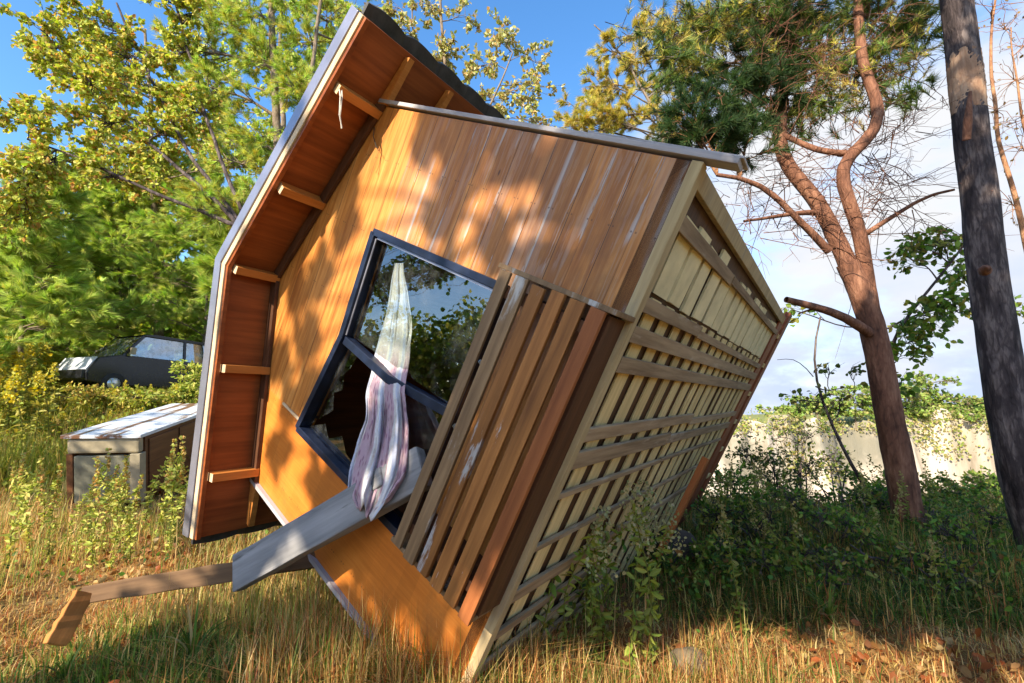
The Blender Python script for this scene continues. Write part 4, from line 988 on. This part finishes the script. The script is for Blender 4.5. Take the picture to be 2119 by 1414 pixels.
# 10. thin bent dead sapling
q = trunk_px([(1790, 1010, 5.6), (1760, 970, 5.6), (1735, 905, 5.6), (1700, 840, 5.6), (1682, 770, 5.6), (1683, 710, 5.6), (1697, 655, 5.6)], .022, .010, .01, 80)
q2 = trunk_px([(1688, 800, 5.6), (1715, 815, 5.6), (1735, 800, 5.55), (1765, 805, 5.5)], .009, .004, .01, 81)
q3 = trunk_px([(1683, 780, 5.6), (1650, 740, 5.6), (1610, 745, 5.5)], .006, .003, .01, 82)
make_tree('bent_sapling', 'thin bent dead stem arching left of the red pine', 'sapling', [q, q2, q3],
    [cl(x, y, 5.6, (.14, .12, .10), 5) for x, y in ((1640, 830), (1690, 830), (1760, 770), (1710, 760), (1735, 830))],
    'leaf', [(.10, .15, .03), (.16, .14, .04)], .06, 'bark_dark', nleaf=5, seed=83, limb_r=.006, sub=2, twig=(.004, .002), wid=.45)

# 11. shrubs along the crest at the right
def shrub(px, py, Y, w, h, seed, label, pal, leaf=.07, n=14, dens=12, name='shrub', group='shrubs on the right crest'):
    b = at(px, py, Y); b = np.array([b[0], b[1], hz(b[0], b[1]) - .02]); rng = np.random.default_rng(seed)
    cs = [(b + np.array([rng.normal(0, w * .38), rng.normal(0, w * .3), rng.uniform(.15, 1) * h]), (w * .3, w * .3, h * .22), 9) for _ in range(n)]
    st = [poly([b, b + np.array([rng.normal(0, w * .15), rng.normal(0, w * .15), h * .5]), b + np.array([rng.normal(0, w * .35), rng.normal(0, w * .3), h * rng.uniform(.7, 1)])], .018, .006, .02, seed + k) for k in range(5)]
    make_tree(name, label, 'shrub', st, cs, 'leaf', pal, leaf, 'bark_dark', nleaf=dens, seed=seed, limb_r=.008, sub=3, twig=(.005, .002), wid=.27, trunk_k=5, group=group)
SHR = [(.07, .12, .02), (.12, .17, .03), (.20, .22, .04), (.05, .09, .02), (.26, .20, .05)]
shrub(1590, 985, 7.6, 1.0, 1.25, 91, 'leafy shrub right beside the far corner of the cabin floor', SHR, n=10, dens=9)
shrub(1660, 1000, 8.3, 1.0, 1.5, 92, 'taller olive shrub on the crest second from the cabin', SHR, n=9, dens=8)
shrub(1720, 1005, 7.4, 1.0, 1.0, 93, 'shrub beneath the bent dead stem', SHR, n=9, dens=8)
shrub(1800, 1010, 7.0, .8, .7, 94, 'low dark shrub just left of the red pine base', GRN)
shrub(1950, 1010, 7.8, .9, .55, 95, 'low yellow-green shrub right of the red pine against the pale cliff', [(.20, .24, .04), (.28, .28, .06), (.12, .18, .03)])
shrub(2040, 1020, 7.2, .8, .6, 96, 'small leafy shrub close to the thick trunk against the cliff', [(.16, .24, .04), (.24, .28, .05), (.10, .16, .03)])
shrub(1530, 1010, 6.9, .7, .8, 97, 'dark shrub tucked behind the slatted far end of the floor', GRN)

shrub(400, 800, 11.6, 1.0, .95, 98, 'bright bush growing against the side of the abandoned car', [(.40, .46, .08), (.30, .38, .06), (.5, .48, .12)], .10, 16, 16, group='bushes around the car')
shrub(300, 830, 11.2, 1.3, .45, 99, 'low bush in front of the car door', [(.38, .40, .07), (.28, .34, .06), (.48, .40, .10)], .10, 16, 16, group='bushes around the car')
shrub(200, 840, 11.4, 1.2, .40, 100, 'low scrubby bush in front of the silver bonnet', [(.42, .40, .08), (.34, .36, .06), (.5, .36, .10)], .10, 14, 16, group='bushes around the car')
lb_ = 'low leafy bush in the deep shade of the slope right of the cabin'
for k, (px, py, Y, w, h) in enumerate(((1480, 1090, 5.4, .6, .45), (1560, 1110, 5.0, .5, .40), (1660, 1070, 5.6, .7, .5), (1730, 1150, 4.6, .5, .38), (1800, 1090, 5.6, .5, .45), (1960, 1120, 5.0, .6, .4), (2020, 1180, 4.4, .5, .35), (1600, 1190, 4.1, .45, .32), (1850, 1210, 4.0, .5, .35), (1500, 1200, 4.2, .4, .35), (1950, 1290, 3.6, .4, .28), (1720, 1260, 3.7, .4, .26))):
    shrub(px, py, Y, w, h, 150 + k, lb_, (GRN + [(.24, .28, .05)], SHR + [(.30, .28, .07)], GRN + [(.22, .24, .05), (.30, .22, .06)])[k % 3], .05, 8, 9, name='low_bush', group='low bushes on the shaded slope')
# cliff-top trees and scrub
def far_tree(px, py, Y, w, h, seed, label):
    b = at(px, py, Y); rng = np.random.default_rng(seed)
    cs = [(b + np.array([rng.normal(0, w * .35), rng.normal(0, w * .35), h * rng.uniform(.3, 1)]), (w * .32, w * .32, h * .14), 9) for _ in range(16)]
    make_tree('far_tree', label, 'tree', [poly([b + np.array([0, 0, -1.5]), b + np.array([rng.normal(0, .3), 0, h * .5]), b + np.array([rng.normal(0, .5), 0, h])], .14, .04, .05, seed)], cs,
        'leaf', [(.20, .30, .05), (.28, .36, .08), (.34, .33, .10), (.16, .25, .05)], .34, 'bark_grey', nleaf=14, seed=seed, limb_r=.05, sub=3, twig=(.03, .015), wid=.5, group='trees on top of the pale cliff')
for k, (px, py, w, h, lb) in enumerate(((1620, 872, 3.5, 2.0, 'low scrub tree on the cliff top nearest the cabin'), (1690, 870, 4.5, 3.4, 'cliff-top tree seen past the bent dead stem'), (1770, 868, 5, 4.2, 'cliff-top tree just left of the red pine trunk'),
        (1850, 868, 4.5, 4.4, 'cliff-top tree partly behind the red pine trunk'), (1910, 866, 4.5, 6.2, 'tallest flat-crowned tree on the cliff top'), (1960, 868, 4.2, 4.0, 'cliff-top tree right of the tallest one'), (2010, 872, 4, 3.2, 'low cliff-top tree beside the thick dark trunk'), (1740, 872, 4, 2.4, 'short cliff-top tree between two taller ones'), (2060, 874, 4.5, 3.4, 'cliff-top tree hidden partly behind the thick dark trunk'), (2110, 874, 4.5, 3.0, 'cliff-top tree at the right picture edge'), (1880, 872, 5, 1.8, 'low wide scrub on the cliff top right of the red pine'), (1985, 874, 5, 1.6, 'low wide scrub on the cliff top left of the thick trunk'))):
    far_tree(px, py, 66, w, h, 110 + k, lb)

# ------------------------------------------------------------------ trees behind the camera: they throw the dappled shade and show in the window pane
sd = np.array(SUN)
def back(pt, t): return np.array(pt) - sd * t
shade = []
def shw(px, py, r, t, n=9): shade.append((back(h2w(hp(px, py, -.05)), t), (r, r, r * .8), int(n * 1.8)))
for px, py, r in ((1180, 400, .04), (1250, 500, .07), (1330, 480, .10), (1230, 600, .05), (1430, 440, .10), (950, 270, .10), (1050, 290, .13), (1170, 310, .14), (1290, 345, .16), (1390, 390, .16), (1410, 500, .14), (1350, 590, .12), (880, 265, .07), (1300, 440, .08), (940, 340, .04), (1120, 540, .05), (900, 430, .03), (1010, 480, .03), (620, 690, .06), (590, 820, .06), (650, 560, .05), (560, 930, .06), (700, 380, .04), (700, 470, .04), (640, 800, .05), (600, 600, .05), (560, 740, .05), (1400, 620, .12)):
    shw(px, py, r, 9.5 + r * 3, int(8 + 60 * r))
for px, py, r in ((600, 1120, .10), (680, 1080, .10), (540, 1180, .12), (1150, 700, .30), (1060, 800, .30), (980, 930, .30), (900, 1060, .28), (1200, 800, .25), (1100, 960, .25), (1020, 1060, .22), (930, 1150, .14), (640, 1010, .2), (720, 1080, .18), (800, 1180, .16), (750, 930, .12), (800, 800, .12), (1010, 700, .16)):
    shade.append((back(h2w(hp(px, py, -.15)), 8.3), (r, r, r * .8), int(14 + 110 * r)))
c0 = np.mean([s[0] for s in shade], axis=0)
b0 = np.array([c0[0] - .8, c0[1] - 1.0, 0]); b0[2] = hz(b0[0], b0[1]) - .1
make_tree('shade_tree', 'broad-leaved tree standing behind the viewer and dappling the cabin wall', 'tree',
    [poly([b0, b0 + np.array([.2, .1, 2.5]), c0 + np.array([-.3, -.3, -.6]), c0 + np.array([0, 0, .7])], .2, .05, .03, 120)],
    shade, 'leaf', GRN + AUT[:2], .10, 'bark_grey', nleaf=13, tw_from=7, seed=121, limb_r=.03, sub=3, twig=(.007, .003), wid=.42)
gsh = []; sd = sd / np.linalg.norm(sd)
WALLP = [h2w(hp(px, py, 0)) for px in (900, 1050, 1200, 1330, 1430) for py in (300, 420, 560)]
def shg(x, y, z, r, t, n): gsh.append((back((x, y, z), t), (r, r, r * .7), n))
for x, y, z in ((2.2, 4.2, 0), (3.0, 5.0, .2), (3.8, 5.6, .4), (2.6, 6.0, .3), (4.6, 6.2, .3), (3.4, 4.2, .3), (4.4, 4.6, .6), (3.4, 6.8, .4), (5.4, 6.4, .4), (4.2, 5.2, 1.3), (4.2, 5.1, 2.0), (4.6, 4.4, 1.6), (4.6, 4.4, 2.5), (1.5, 3.9, 0), (2.0, 5.2, .2), (2.8, 7.4, .4), (4.4, 7.4, .3), (1.4, 4.8, .1), (5.2, 5.2, .4), (4.4, 4.3, 3.0), (4.3, 4.3, 4.1), (4.4, 4.3, 4.9), (5.6, 7.2, .2), (3.3, 4.6, .3), (3.9, 4.4, .2), (3.1, 5.4, .2), (4.7, 5.2, .2), (5.6, 5.4, .3), (3.8, 6.4, .2), (4.9, 4.6, .2), (6.2, 6.0, .4), (3.0, 7.8, -.2), (5.0, 5.8, 1.2), (3.6, 3.2, .1), (3.2, 3.6, .1), (2.4, 3.5, .1), (4.1, 3.9, .3)):
    q_ = np.array((x, y, z)); free = True
    for wp in WALLP:
        df = q_ - wp; df = df - sd * (df @ sd) / (sd @ sd)
        if np.linalg.norm(df) < .98: free = False
    if free: shg(x, y, z, .62, 9.0, 40)
for x, y in ((2.2, 3.7), (2.6, 3.5), (2.9, 3.8), (2.4, 4.0), (3.0, 3.4), (2.0, 3.9), (2.7, 4.2), (3.2, 4.1), (2.3, 3.45), (2.75, 3.25), (1.9, 3.55), (3.3, 3.7), (3.6, 4.8), (3.3, 5.0), (3.9, 4.9), (3.5, 5.3), (3.1, 4.7)):
    shg(x, y, .1, .32, 8.6, 24)
c1 = np.mean([s[0] for s in gsh], axis=0); b1 = np.array([c1[0] - .4, c1[1] - .8, -.1])
make_tree('shade_tree', 'dense tree standing behind the viewer and shading the right-hand undergrowth', 'tree',
    [poly([b1, b1 + np.array([.1, .1, 2.6]), c1 + np.array([0, 0, .3])], .22, .06, .03, 122)],
    gsh, 'leaf', GRN, .14, 'bark_grey', nleaf=15, seed=123, limb_r=.03, sub=3, twig=(.007, .003), wid=.45)
gsh2 = []
for x, y, z, r in ((-1.5, 3.0, 0, .28), (-1.0, 2.8, 0, .28), (-2.0, 3.1, 0, .25), (-1.2, 3.4, .1, .28), (-.7, 3.0, .1, .2), (-5.9, 6.4, .4, .35), (-5.4, 6.4, .5, .3), (-6.6, 7.2, .5, .5), (-7.8, 7.8, .4, .9), (-9, 8.5, .5, .9), (-2.4, 2.7, 0, .2)):
    gsh2.append((back((x, y, z), 8.0), (r, r, r * .7), int(60 * r) + 6))
c2 = np.mean([s[0] for s in gsh2[:5]], axis=0); b2 = np.array([c2[0] - .4, c2[1] - .8, -.1])
make_tree('shade_tree', 'small leafy tree behind the viewer nearest the left edge', 'tree',
    [poly([b2, b2 + np.array([.1, .1, 2.0]), c2 + np.array([0, 0, .2])], .12, .04, .03, 124)],
    gsh2, 'leaf', GRN, .11, 'bark_grey', nleaf=14, seed=125, limb_r=.025, sub=3, twig=(.007, .003), wid=.45)
# low far tree line behind the viewer (mirrored in the pane)
rng = np.random.default_rng(130); P = []
for k in range(95):
    a = rng.uniform(-3.75, .3); r_ = rng.uniform(22, 32); c = np.array([math.cos(a) * r_, math.sin(a) * r_, 0]); hgt = rng.uniform(3, 6.5) * (1.5 if a < -2.75 else 1)
    n = 1100; q = rand_unit(n, rng) * rng.uniform(.5, 1, (n, 1)) * np.array([2.4, 2.4, hgt * .55]) + c + np.array([0, 0, hgt * .5]); P.append(q)
P = np.concatenate(P); V, Fq, cc = leaves(P, rand_unit(len(P), rng), .30, .5, GRN + AUT[:3], rng)
tag(link('woodland', npmesh('woodland', V, Fq, cc), M['leaf']), 'far mass of green woodland beyond the clearing behind the viewer', 'woodland', kind='stuff')
# woodland mass at the back of the left bank, so that no bare horizon shows between the trees
P = []
for k in range(60):
    x = rng.uniform(-34, -1); y = rng.uniform(18, 32) ; hgt = rng.uniform(5, 8.5) * (.75 if x > -9 else 1); z0 = hz(x, y)
    n = 900; P.append(rand_unit(n, rng) * rng.uniform(.4, 1, (n, 1)) * np.array([2.1, 2.1, hgt * .55]) + np.array([x, y, z0 + hgt * .45]))
P = np.concatenate(P); V, Fq, cc = leaves(P, rand_unit(len(P), rng), .36, .45, PINE_B + AUT[:3] + GRN[:2], rng)
tag(link('woodland', npmesh('woodland', V, Fq, cc), M['leaf']), 'mass of mixed green woodland behind the left bank', 'woodland', kind='stuff')

# ------------------------------------------------------------------ grass and undergrowth (nobody could count it)
def noise2(x, y, s, seed):
    rg = np.random.default_rng(seed); out = 0
    for k in range(6):
        a = rg.uniform(0, 6.28); f = s * rg.uniform(.6, 1.8); out = out + np.sin((x * math.cos(a) + y * math.sin(a)) * f + rg.uniform(0, 6.28))
    return out / 6 * 1.7
def scatter(n, fn, x0, x1, y0, y1, seed):
    rg = np.random.default_rng(seed); x = rg.uniform(x0, x1, n); y = y0 + (y1 - y0) * rg.uniform(0, 1, n) ** (1.6 if y1 > 4 else 1.0)
    k = (np.abs(x) < y * 1.25 + .9) & (rg.uniform(0, 1, n) < fn(x, y)) & ~((x > -6.6) & (x < -4.7) & (y > 6.2) & (y < 9.0)); return x[k], y[k]
STRAW = [(.62, .40, .14), (.50, .27, .09), (.72, .52, .23), (.42, .17, .06), (.56, .42, .13), (.40, .14, .05)]
GREEN = [(.10, .18, .025), (.16, .24, .04), (.07, .13, .02), (.22, .27, .05)]
DARKG = [(.05, .10, .018), (.08, .14, .025), (.035, .07, .015), (.12, .15, .03)]
def bl(name, label, n, fn, box, hgt, wid, pal, lean, seed):
    rg = np.random.default_rng(seed + 1); x, y = scatter(n, fn, *box, seed)
    h = hgt * rg.uniform(.45, 1.15, len(x)) * np.where((x < -4.5 - .15 * y) & (x > -14) & (y > 8.8) & (y < 14) & (name == 'bank_weeds'), .5, 1) * (1 + .35 * noise2(x, y, 1.6, seed + 2))
    V, Fq, cc = blades(x, y, np.maximum(.03, h), wid, pal, lean, rng=rg)
    tag(link(name, npmesh(name, V, Fq, cc), M['grass']), label, 'grass', kind='stuff')
left = lambda x, y: sm(1.2, -.6, x - .05 * y)
bl('dry_grass', 'short matted dry straw-coloured grass over the clearing', 520000, lambda x, y: np.clip(.6 + .5 * noise2(x, y, 1.1, 5), .08, 1) * (.25 + .75 * np.maximum(left(x, y), sm(3.7, 3.0, y))), (-11, 9, 1.6, 9), .15, .0062, STRAW, 1.3, 201)
bl('tall_dry_grass', 'taller pale dry grass stems around the cabin', 120000, lambda x, y: np.clip(.35 + .6 * noise2(x, y, 1.3, 15), 0, 1) * left(x, y) * np.clip(1.2 - .12 * y, .25, 1), (-11, 3, 3.0, 10), .42, .006, STRAW[:3] + GREEN[3:] + [(.46, .42, .12), (.38, .40, .10)], .55, 204)
bl('green_grass', 'fresh green grass blades scattered through the dry grass', 130000, lambda x, y: np.clip(.05 + .8 * noise2(x, y, 1.2, 25), 0, 1), (-10, 9, 1.6, 9), .20, .008, GREEN, 1.0, 207)
bl('shaded_undergrowth', 'dark green knee-high grass in the shade right of the cabin', 260000, lambda x, y: sm(.5, 1.6, x) * sm(3.0, 3.8, y) * np.clip(.6 + .6 * noise2(x, y, 1.3, 35), .1, 1), (.3, 12, 2.8, 11), .34, .007, DARKG + STRAW[3:5] + STRAW[:1] + GREEN[:2], 1.3, 210)
bl('bank_weeds', 'tall yellow-green weeds covering the left bank', 120000, lambda x, y: sm(.5, -2.5, x) * sm(7.4, 8.8, y), (-19, 1, 7.2, 17), .8, .016, [(.30, .30, .05), (.24, .27, .04), (.36, .32, .07), (.20, .20, .04), (.16, .22, .03), (.40, .28, .07)], .45, 213)
bl('corner_grass', 'longer dry grass growing against the buried lower corner of the cabin', 13000, lambda x, y: np.clip(.5 + .7 * noise2(x, y, 3, 55), .1, 1), (-1.2, 1.3, 1.95, 2.75), .40, .005, STRAW + GREEN[:2], .8, 216)
bl('lush_grass', 'long dark green grass below the fallen beam', 11000, lambda x, y: np.clip(.45 + .8 * noise2(x, y, 2.5, 65), 0, 1), (-2.7, -.3, 2.2, 3.3), .24, .008, GREEN + DARKG[:1] + STRAW[:2], 1.1, 218)
# broad-leaved ground weeds
rg = np.random.default_rng(220)
x, y = scatter(230000, lambda x, y: np.clip(.1 + .9 * noise2(x, y, 1.5, 41), 0, 1) * (sm(.8, 2.0, x) * sm(3.2, 3.8, y) + .05), -9, 11, 2.9, 10, 221)
zz = height(x, y) + (.03 + .42 * rg.uniform(0, 1, len(x)) ** .8 * np.clip(.45 + noise2(x, y, 2.2, 43), .08, 1.4) * (1 - .6 * sm(6.5, 8, y))); P = np.stack([x, y, zz], 1)
V, Fq, cc = leaves(P, norm(rg.normal(0, 1, (len(P), 3)) * np.array([1, 1, .3])), .046, .36, GRN + DARKG[:3] + [(.16, .20, .03), (.26, .24, .05), (.22, .12, .04)], rg, .2)
tag(link('ground_weeds', npmesh('ground_weeds', V, Fq, cc), M['leaf']), 'low broad-leaved green weeds carpeting the shaded slope', 'weeds', kind='stuff')
n_ = 26000; x = rg.uniform(-7, 8, n_); y = 1.7 + 7 * rg.uniform(0, 1, n_) ** 1.5; k = (np.abs(x) < y * 1.25 + .8) & (rg.uniform(0, 1, n_) < np.clip(.4 + .7 * noise2(x, y, 2.0, 47), .05, 1)); x, y = x[k], y[k]
P = np.stack([x, y, height(x, y) + rg.uniform(.0, .07, len(x))], 1)
V, Fq, cc = leaves(P, norm(rg.normal(0, 1, (len(P), 3)) * np.array([1, 1, .15])), .055, .36, [(.26, .12, .04), (.36, .20, .07), (.18, .08, .03), (.42, .28, .12), (.30, .09, .03)], rg, 0)
tag(link('fallen_leaves', npmesh('fallen_leaves', V, Fq, cc), M['leaf']), 'brown fallen leaves littered through the dry grass', 'leaf litter', kind='stuff')
# leafy tangle on the bank
x = rg.uniform(-18, 0, 40000); y = rg.uniform(7.5, 17, 40000); k = (rg.uniform(0, 1, 40000) < np.clip(.4 + .8 * noise2(x, y, 1.1, 44), 0, 1)) & (x < -.5 * (y - 7) + 1) & (np.abs(x) < y * 1.2 + 1)
x, y = x[k], y[k]; P = np.stack([x, y, height(x, y) + rg.uniform(.05, .75, len(x)) * np.where((x < -6) & (x > -13) & (y < 14), .45, 1)], 1)
V, Fq, cc = leaves(P, rand_unit(len(P), rg), .10, .35, [(.32, .32, .05), (.24, .28, .04), (.40, .30, .06), (.16, .22, .03)], rg)
tag(link('bank_scrub', npmesh('bank_scrub', V, Fq, cc), M['leaf']), 'tangle of small yellow-green leaves over the left bank', 'scrub', kind='stuff')

# ------------------------------------------------------------------ countable weeds: one of each kind with parts, then copies
def copy_tree(o, parent=None):
    c = o.copy(); COL.objects.link(c); c.parent = parent
    for ch in list(o.children): copy_tree(ch, c)
    return c
def stalk(name, hgt, seed, pal_leaf, pal_head, head, nl=34, leaf=.07, stem_m=None, r=.006, lean=.1):
    rng = np.random.default_rng(seed); root = empty(name)
    Q, R = poly([(0, 0, -.03), (rng.normal(0, lean * .5), rng.normal(0, lean * .3), hgt * .5), (rng.normal(0, lean), rng.normal(0, lean), hgt)], r, r * .35, .006, seed, n=10)
    V, Fq = tubes([(Q, R)], 5); link('stem', npmesh('stem', V, Fq, np.tile(np.array([stem_m or (.22, .22, .05)]), (len(V), 1)), smooth=True), M['grass'], root)
    f = rng.uniform(.05, .95, nl); P = np.stack([np.interp(f * hgt, Q[:, 2], Q[:, k]) for k in range(3)], 1); P[:, 2] = f * hgt
    D = norm(rng.normal(0, 1, (nl, 3)) * np.array([1, 1, .15]) + np.array([0, 0, .25]))
    V, Fq, cc = leaves(P, D * 1.6, leaf, .20, pal_leaf, rng, .2); link('leaves', npmesh('leaves', V, Fq, cc), M['leaf'], root)
    if head:
        n, spread, hh, sz = head; t = rng.uniform(0, 1, n); top = Q[-1]
        P = top + np.stack([rng.normal(0, 1, n) * spread * (1 - t * .75), rng.normal(0, 1, n) * spread * (1 - t * .75), (t - .75) * hh], 1)
        V, Fq, cc = leaves(P, rand_unit(n, rng), sz, .5, pal_head, rng, 0); link('flower_head', npmesh('flower_head', V, Fq, cc), M['leaf'], root)
    return root
def plant(protos, spots, label, cat, group, seed):
    rng = random.Random(seed); used = set()
    for (x, y, s) in spots:
        i = rng.randrange(len(protos)); p = protos[i]
        o = p if i not in used else copy_tree(p)
        used.add(i); tag(o, label, cat, group)
        o.location = (x, y, hz(x, y)); o.rotation_euler = (rng.uniform(-.1, .1), rng.uniform(-.1, .1), rng.uniform(0, 6.28)); o.scale = (s, s, s)
    for i, p in enumerate(protos):
        if i not in used:
            for ch in list(p.children): bpy.data.objects.remove(ch)
            bpy.data.objects.remove(p)
def gpx(px, py, Y): p = at(px, py, Y); return p[0], p[1]
rr = random.Random(9)
YG = [(.34, .34, .06), (.26, .30, .05), (.42, .36, .08)]
sp = []
for px, Y in ((205, 4.9), (235, 5.1), (252, 4.6), (180, 5.2), (275, 4.9), (345, 5.0), (360, 4.7), (420, 5.3), (95, 4.6), (60, 4.8), (130, 5.0), (330, 5.6), (15, 4.4), (440, 4.8), (290, 5.4), (225, 4.3), (345, 4.5), (150, 4.5), (395, 5.6), (310, 5.0), (75, 5.4), (265, 4.4), (30, 5.2), (190, 4.4)):
    x_, y_ = gpx(px, 1200, Y); sp.append((x_, y_, rr.uniform(.75, 1.1)))
plant([stalk('spiky_weed', .88, 300 + k, [(.44, .46, .09), (.36, .42, .08), (.52, .48, .12)], [(.52, .46, .12), (.50, .30, .10), (.42, .46, .10)], (110, .016, .42, .028), 120, .062) for k in range(3)], sp,
      'thin upright weed spike in the sunny dry grass on the left', 'weed', 'weed spikes in the dry grass', 1)
sp = []
for px, Y in ((1195, 3.0), (1235, 2.85), (1270, 3.05), (1300, 2.75), (1215, 3.2), (1320, 3.1), (1180, 2.8), (1150, 3.0), (1250, 3.2), (1100, 2.75), (1280, 3.3), (1225, 3.0), (1340, 2.9)):
    x_, y_ = gpx(px, 1380, Y); sp.append((x_, y_, rr.uniform(.85, 1.1)))
plant([stalk('tall_weed', .95, 320 + k, [(.22, .28, .04), (.30, .32, .06)], [(.30, .30, .12), (.40, .36, .18)], (120, .06, .36, .022), 70, .065, lean=.22) for k in range(3)], sp,
      'tall leafy green weed leaning beside the cabin floor corner', 'weed', 'tall weeds at the floor corner', 2)
sp = []
for k in range(96):
    px = rr.uniform(-60, 430) if k % 2 else rr.uniform(-60, 170); Y = rr.uniform(9.2, 14.5); x_, y_ = gpx(px, 800, Y); sc_ = rr.uniform(.8, 1.25)
    if px > 130 and Y < 13.8: sc_ *= .5
    elif px <= 130: sc_ *= 1.25
    sp.append((x_, y_, sc_))
plant([stalk('goldenrod', 1.05, 340 + k, YG, [(.60, .46, .04), (.52, .42, .05), (.46, .44, .08)], (80, .06, .30, .045), 70, .10, r=.009) for k in range(4)], sp,
      'yellow-flowered goldenrod stem on the left bank around the car', 'goldenrod', 'goldenrod on the left bank', 3)
sp = []
for k in range(54):
    x_ = rr.uniform(1.3, 5.4); y_ = rr.uniform(3.1, 6.6); sp.append((x_, y_, rr.uniform(.5, 1.0)))
plant([stalk('shade_weed', .8, 360 + k, [(.14, .20, .03), (.24, .26, .05)], [(.34, .28, .10)], (60, .025, .3, .022), 60, .055) for k in range(3)], sp,
      'thin-stemmed weed standing in the shaded slope right of the cabin', 'weed', 'weeds on the shaded slope', 4)
# arching broad grass tufts, foreground left
def tuft(seed, n, hgt, wid, pal):
    rng = np.random.default_rng(seed); V, Fc, CC = [], [], []; base = 0
    for k in range(n):
        a = rng.uniform(0, 6.28); d = np.array([math.cos(a), math.sin(a), 0]); s = np.array([-d[1], d[0], 0]); L_ = hgt * rng.uniform(.6, 1.1); l_ = rng.uniform(.3, 1.0); c = pick(pal, 1, rng)[0]
        for j in range(7):
            t = j / 6; p = d * L_ * l_ * t ** 1.6 + np.array([0, 0, L_ * (t - .62 * l_ * t ** 2.6)]); w = wid * (1 - t ** 3) * .5 + .0008
            V += [p - s * w, p + s * w]; CC += [c, c]
        for j in range(6): Fc.append([base + 2 * j, base + 2 * j + 1, base + 2 * j + 3, base + 2 * j + 2])
        base += 14
    return npmesh('grass_tuft', np.array(V), Fc, np.array(CC))
for k, (px, py, Y, n, hh, lb) in enumerate(((400, 1330, 2.75, 12, .36, 'arching broad-bladed grass tuft below the grey beam'), (330, 1330, 2.9, 9, .26, 'small broad-bladed grass tuft left of the arching one'), (140, 1360, 2.75, 14, .26, 'grass tuft at the foot of the orange end piece'), (450, 1380, 2.6, 12, .22, 'short bright grass tuft at the bottom of the picture'), (650, 1320, 2.75, 30, .34, 'wispy dry grass tuft beside the wall bottom edge'), (1380, 1100, 4.2, 18, .4, 'green grass tuft under the hanging plank'), (1720, 1330, 3.3, 16, .32, 'broad-leaved tuft in the lower right shade'))):
    p = at(px, py, Y); o = link('grass_tuft', tuft(400 + k, n, hh, .014 if k != 4 else .005, GREEN + ([(.5, .42, .2)] if k in (0, 4) else [])), M['grass'])
    o.location = (p[0], p[1], hz(p[0], p[1]) - .01); tag(o, lb, 'grass tuft')
# stones
def stone(px, py, Y, r, seed, label, sq=(1, .8, .6), mt='stone'):
    import bmesh
    bm = bmesh.new(); bmesh.ops.create_icosphere(bm, subdivisions=4, radius=1); rg = np.random.default_rng(seed); A = rg.normal(0, 1, (9, 3)); ph = rg.uniform(0, 6, 9)
    for v in bm.verts:
        q = np.array(v.co); d = 1 + .10 * sum(math.sin(q @ A[k] * 1.6 + ph[k]) for k in range(9)) / 2 + .02 * math.sin(q @ A[0] * 9)
        v.co = Vector(q * d * r * np.array(sq))
    me = bpy.data.meshes.new('stone'); bm.to_mesh(me); bm.free()
    for p_ in me.polygons: p_.use_smooth = True
    o = link('stone', me, M[mt]); p = at(px, py, Y); o.location = (p[0], p[1], hz(p[0], p[1]) + r * .15); tag(o, label, 'stone')
stone(1435, 1412, 2.85, .12, 1, 'pale rounded stone among dry grass at the lower right')
stone(1390, 1120, 4.6, .28, 4, 'dark boulder in shade below the hanging plank', (1, .8, .7), 'dark_side')
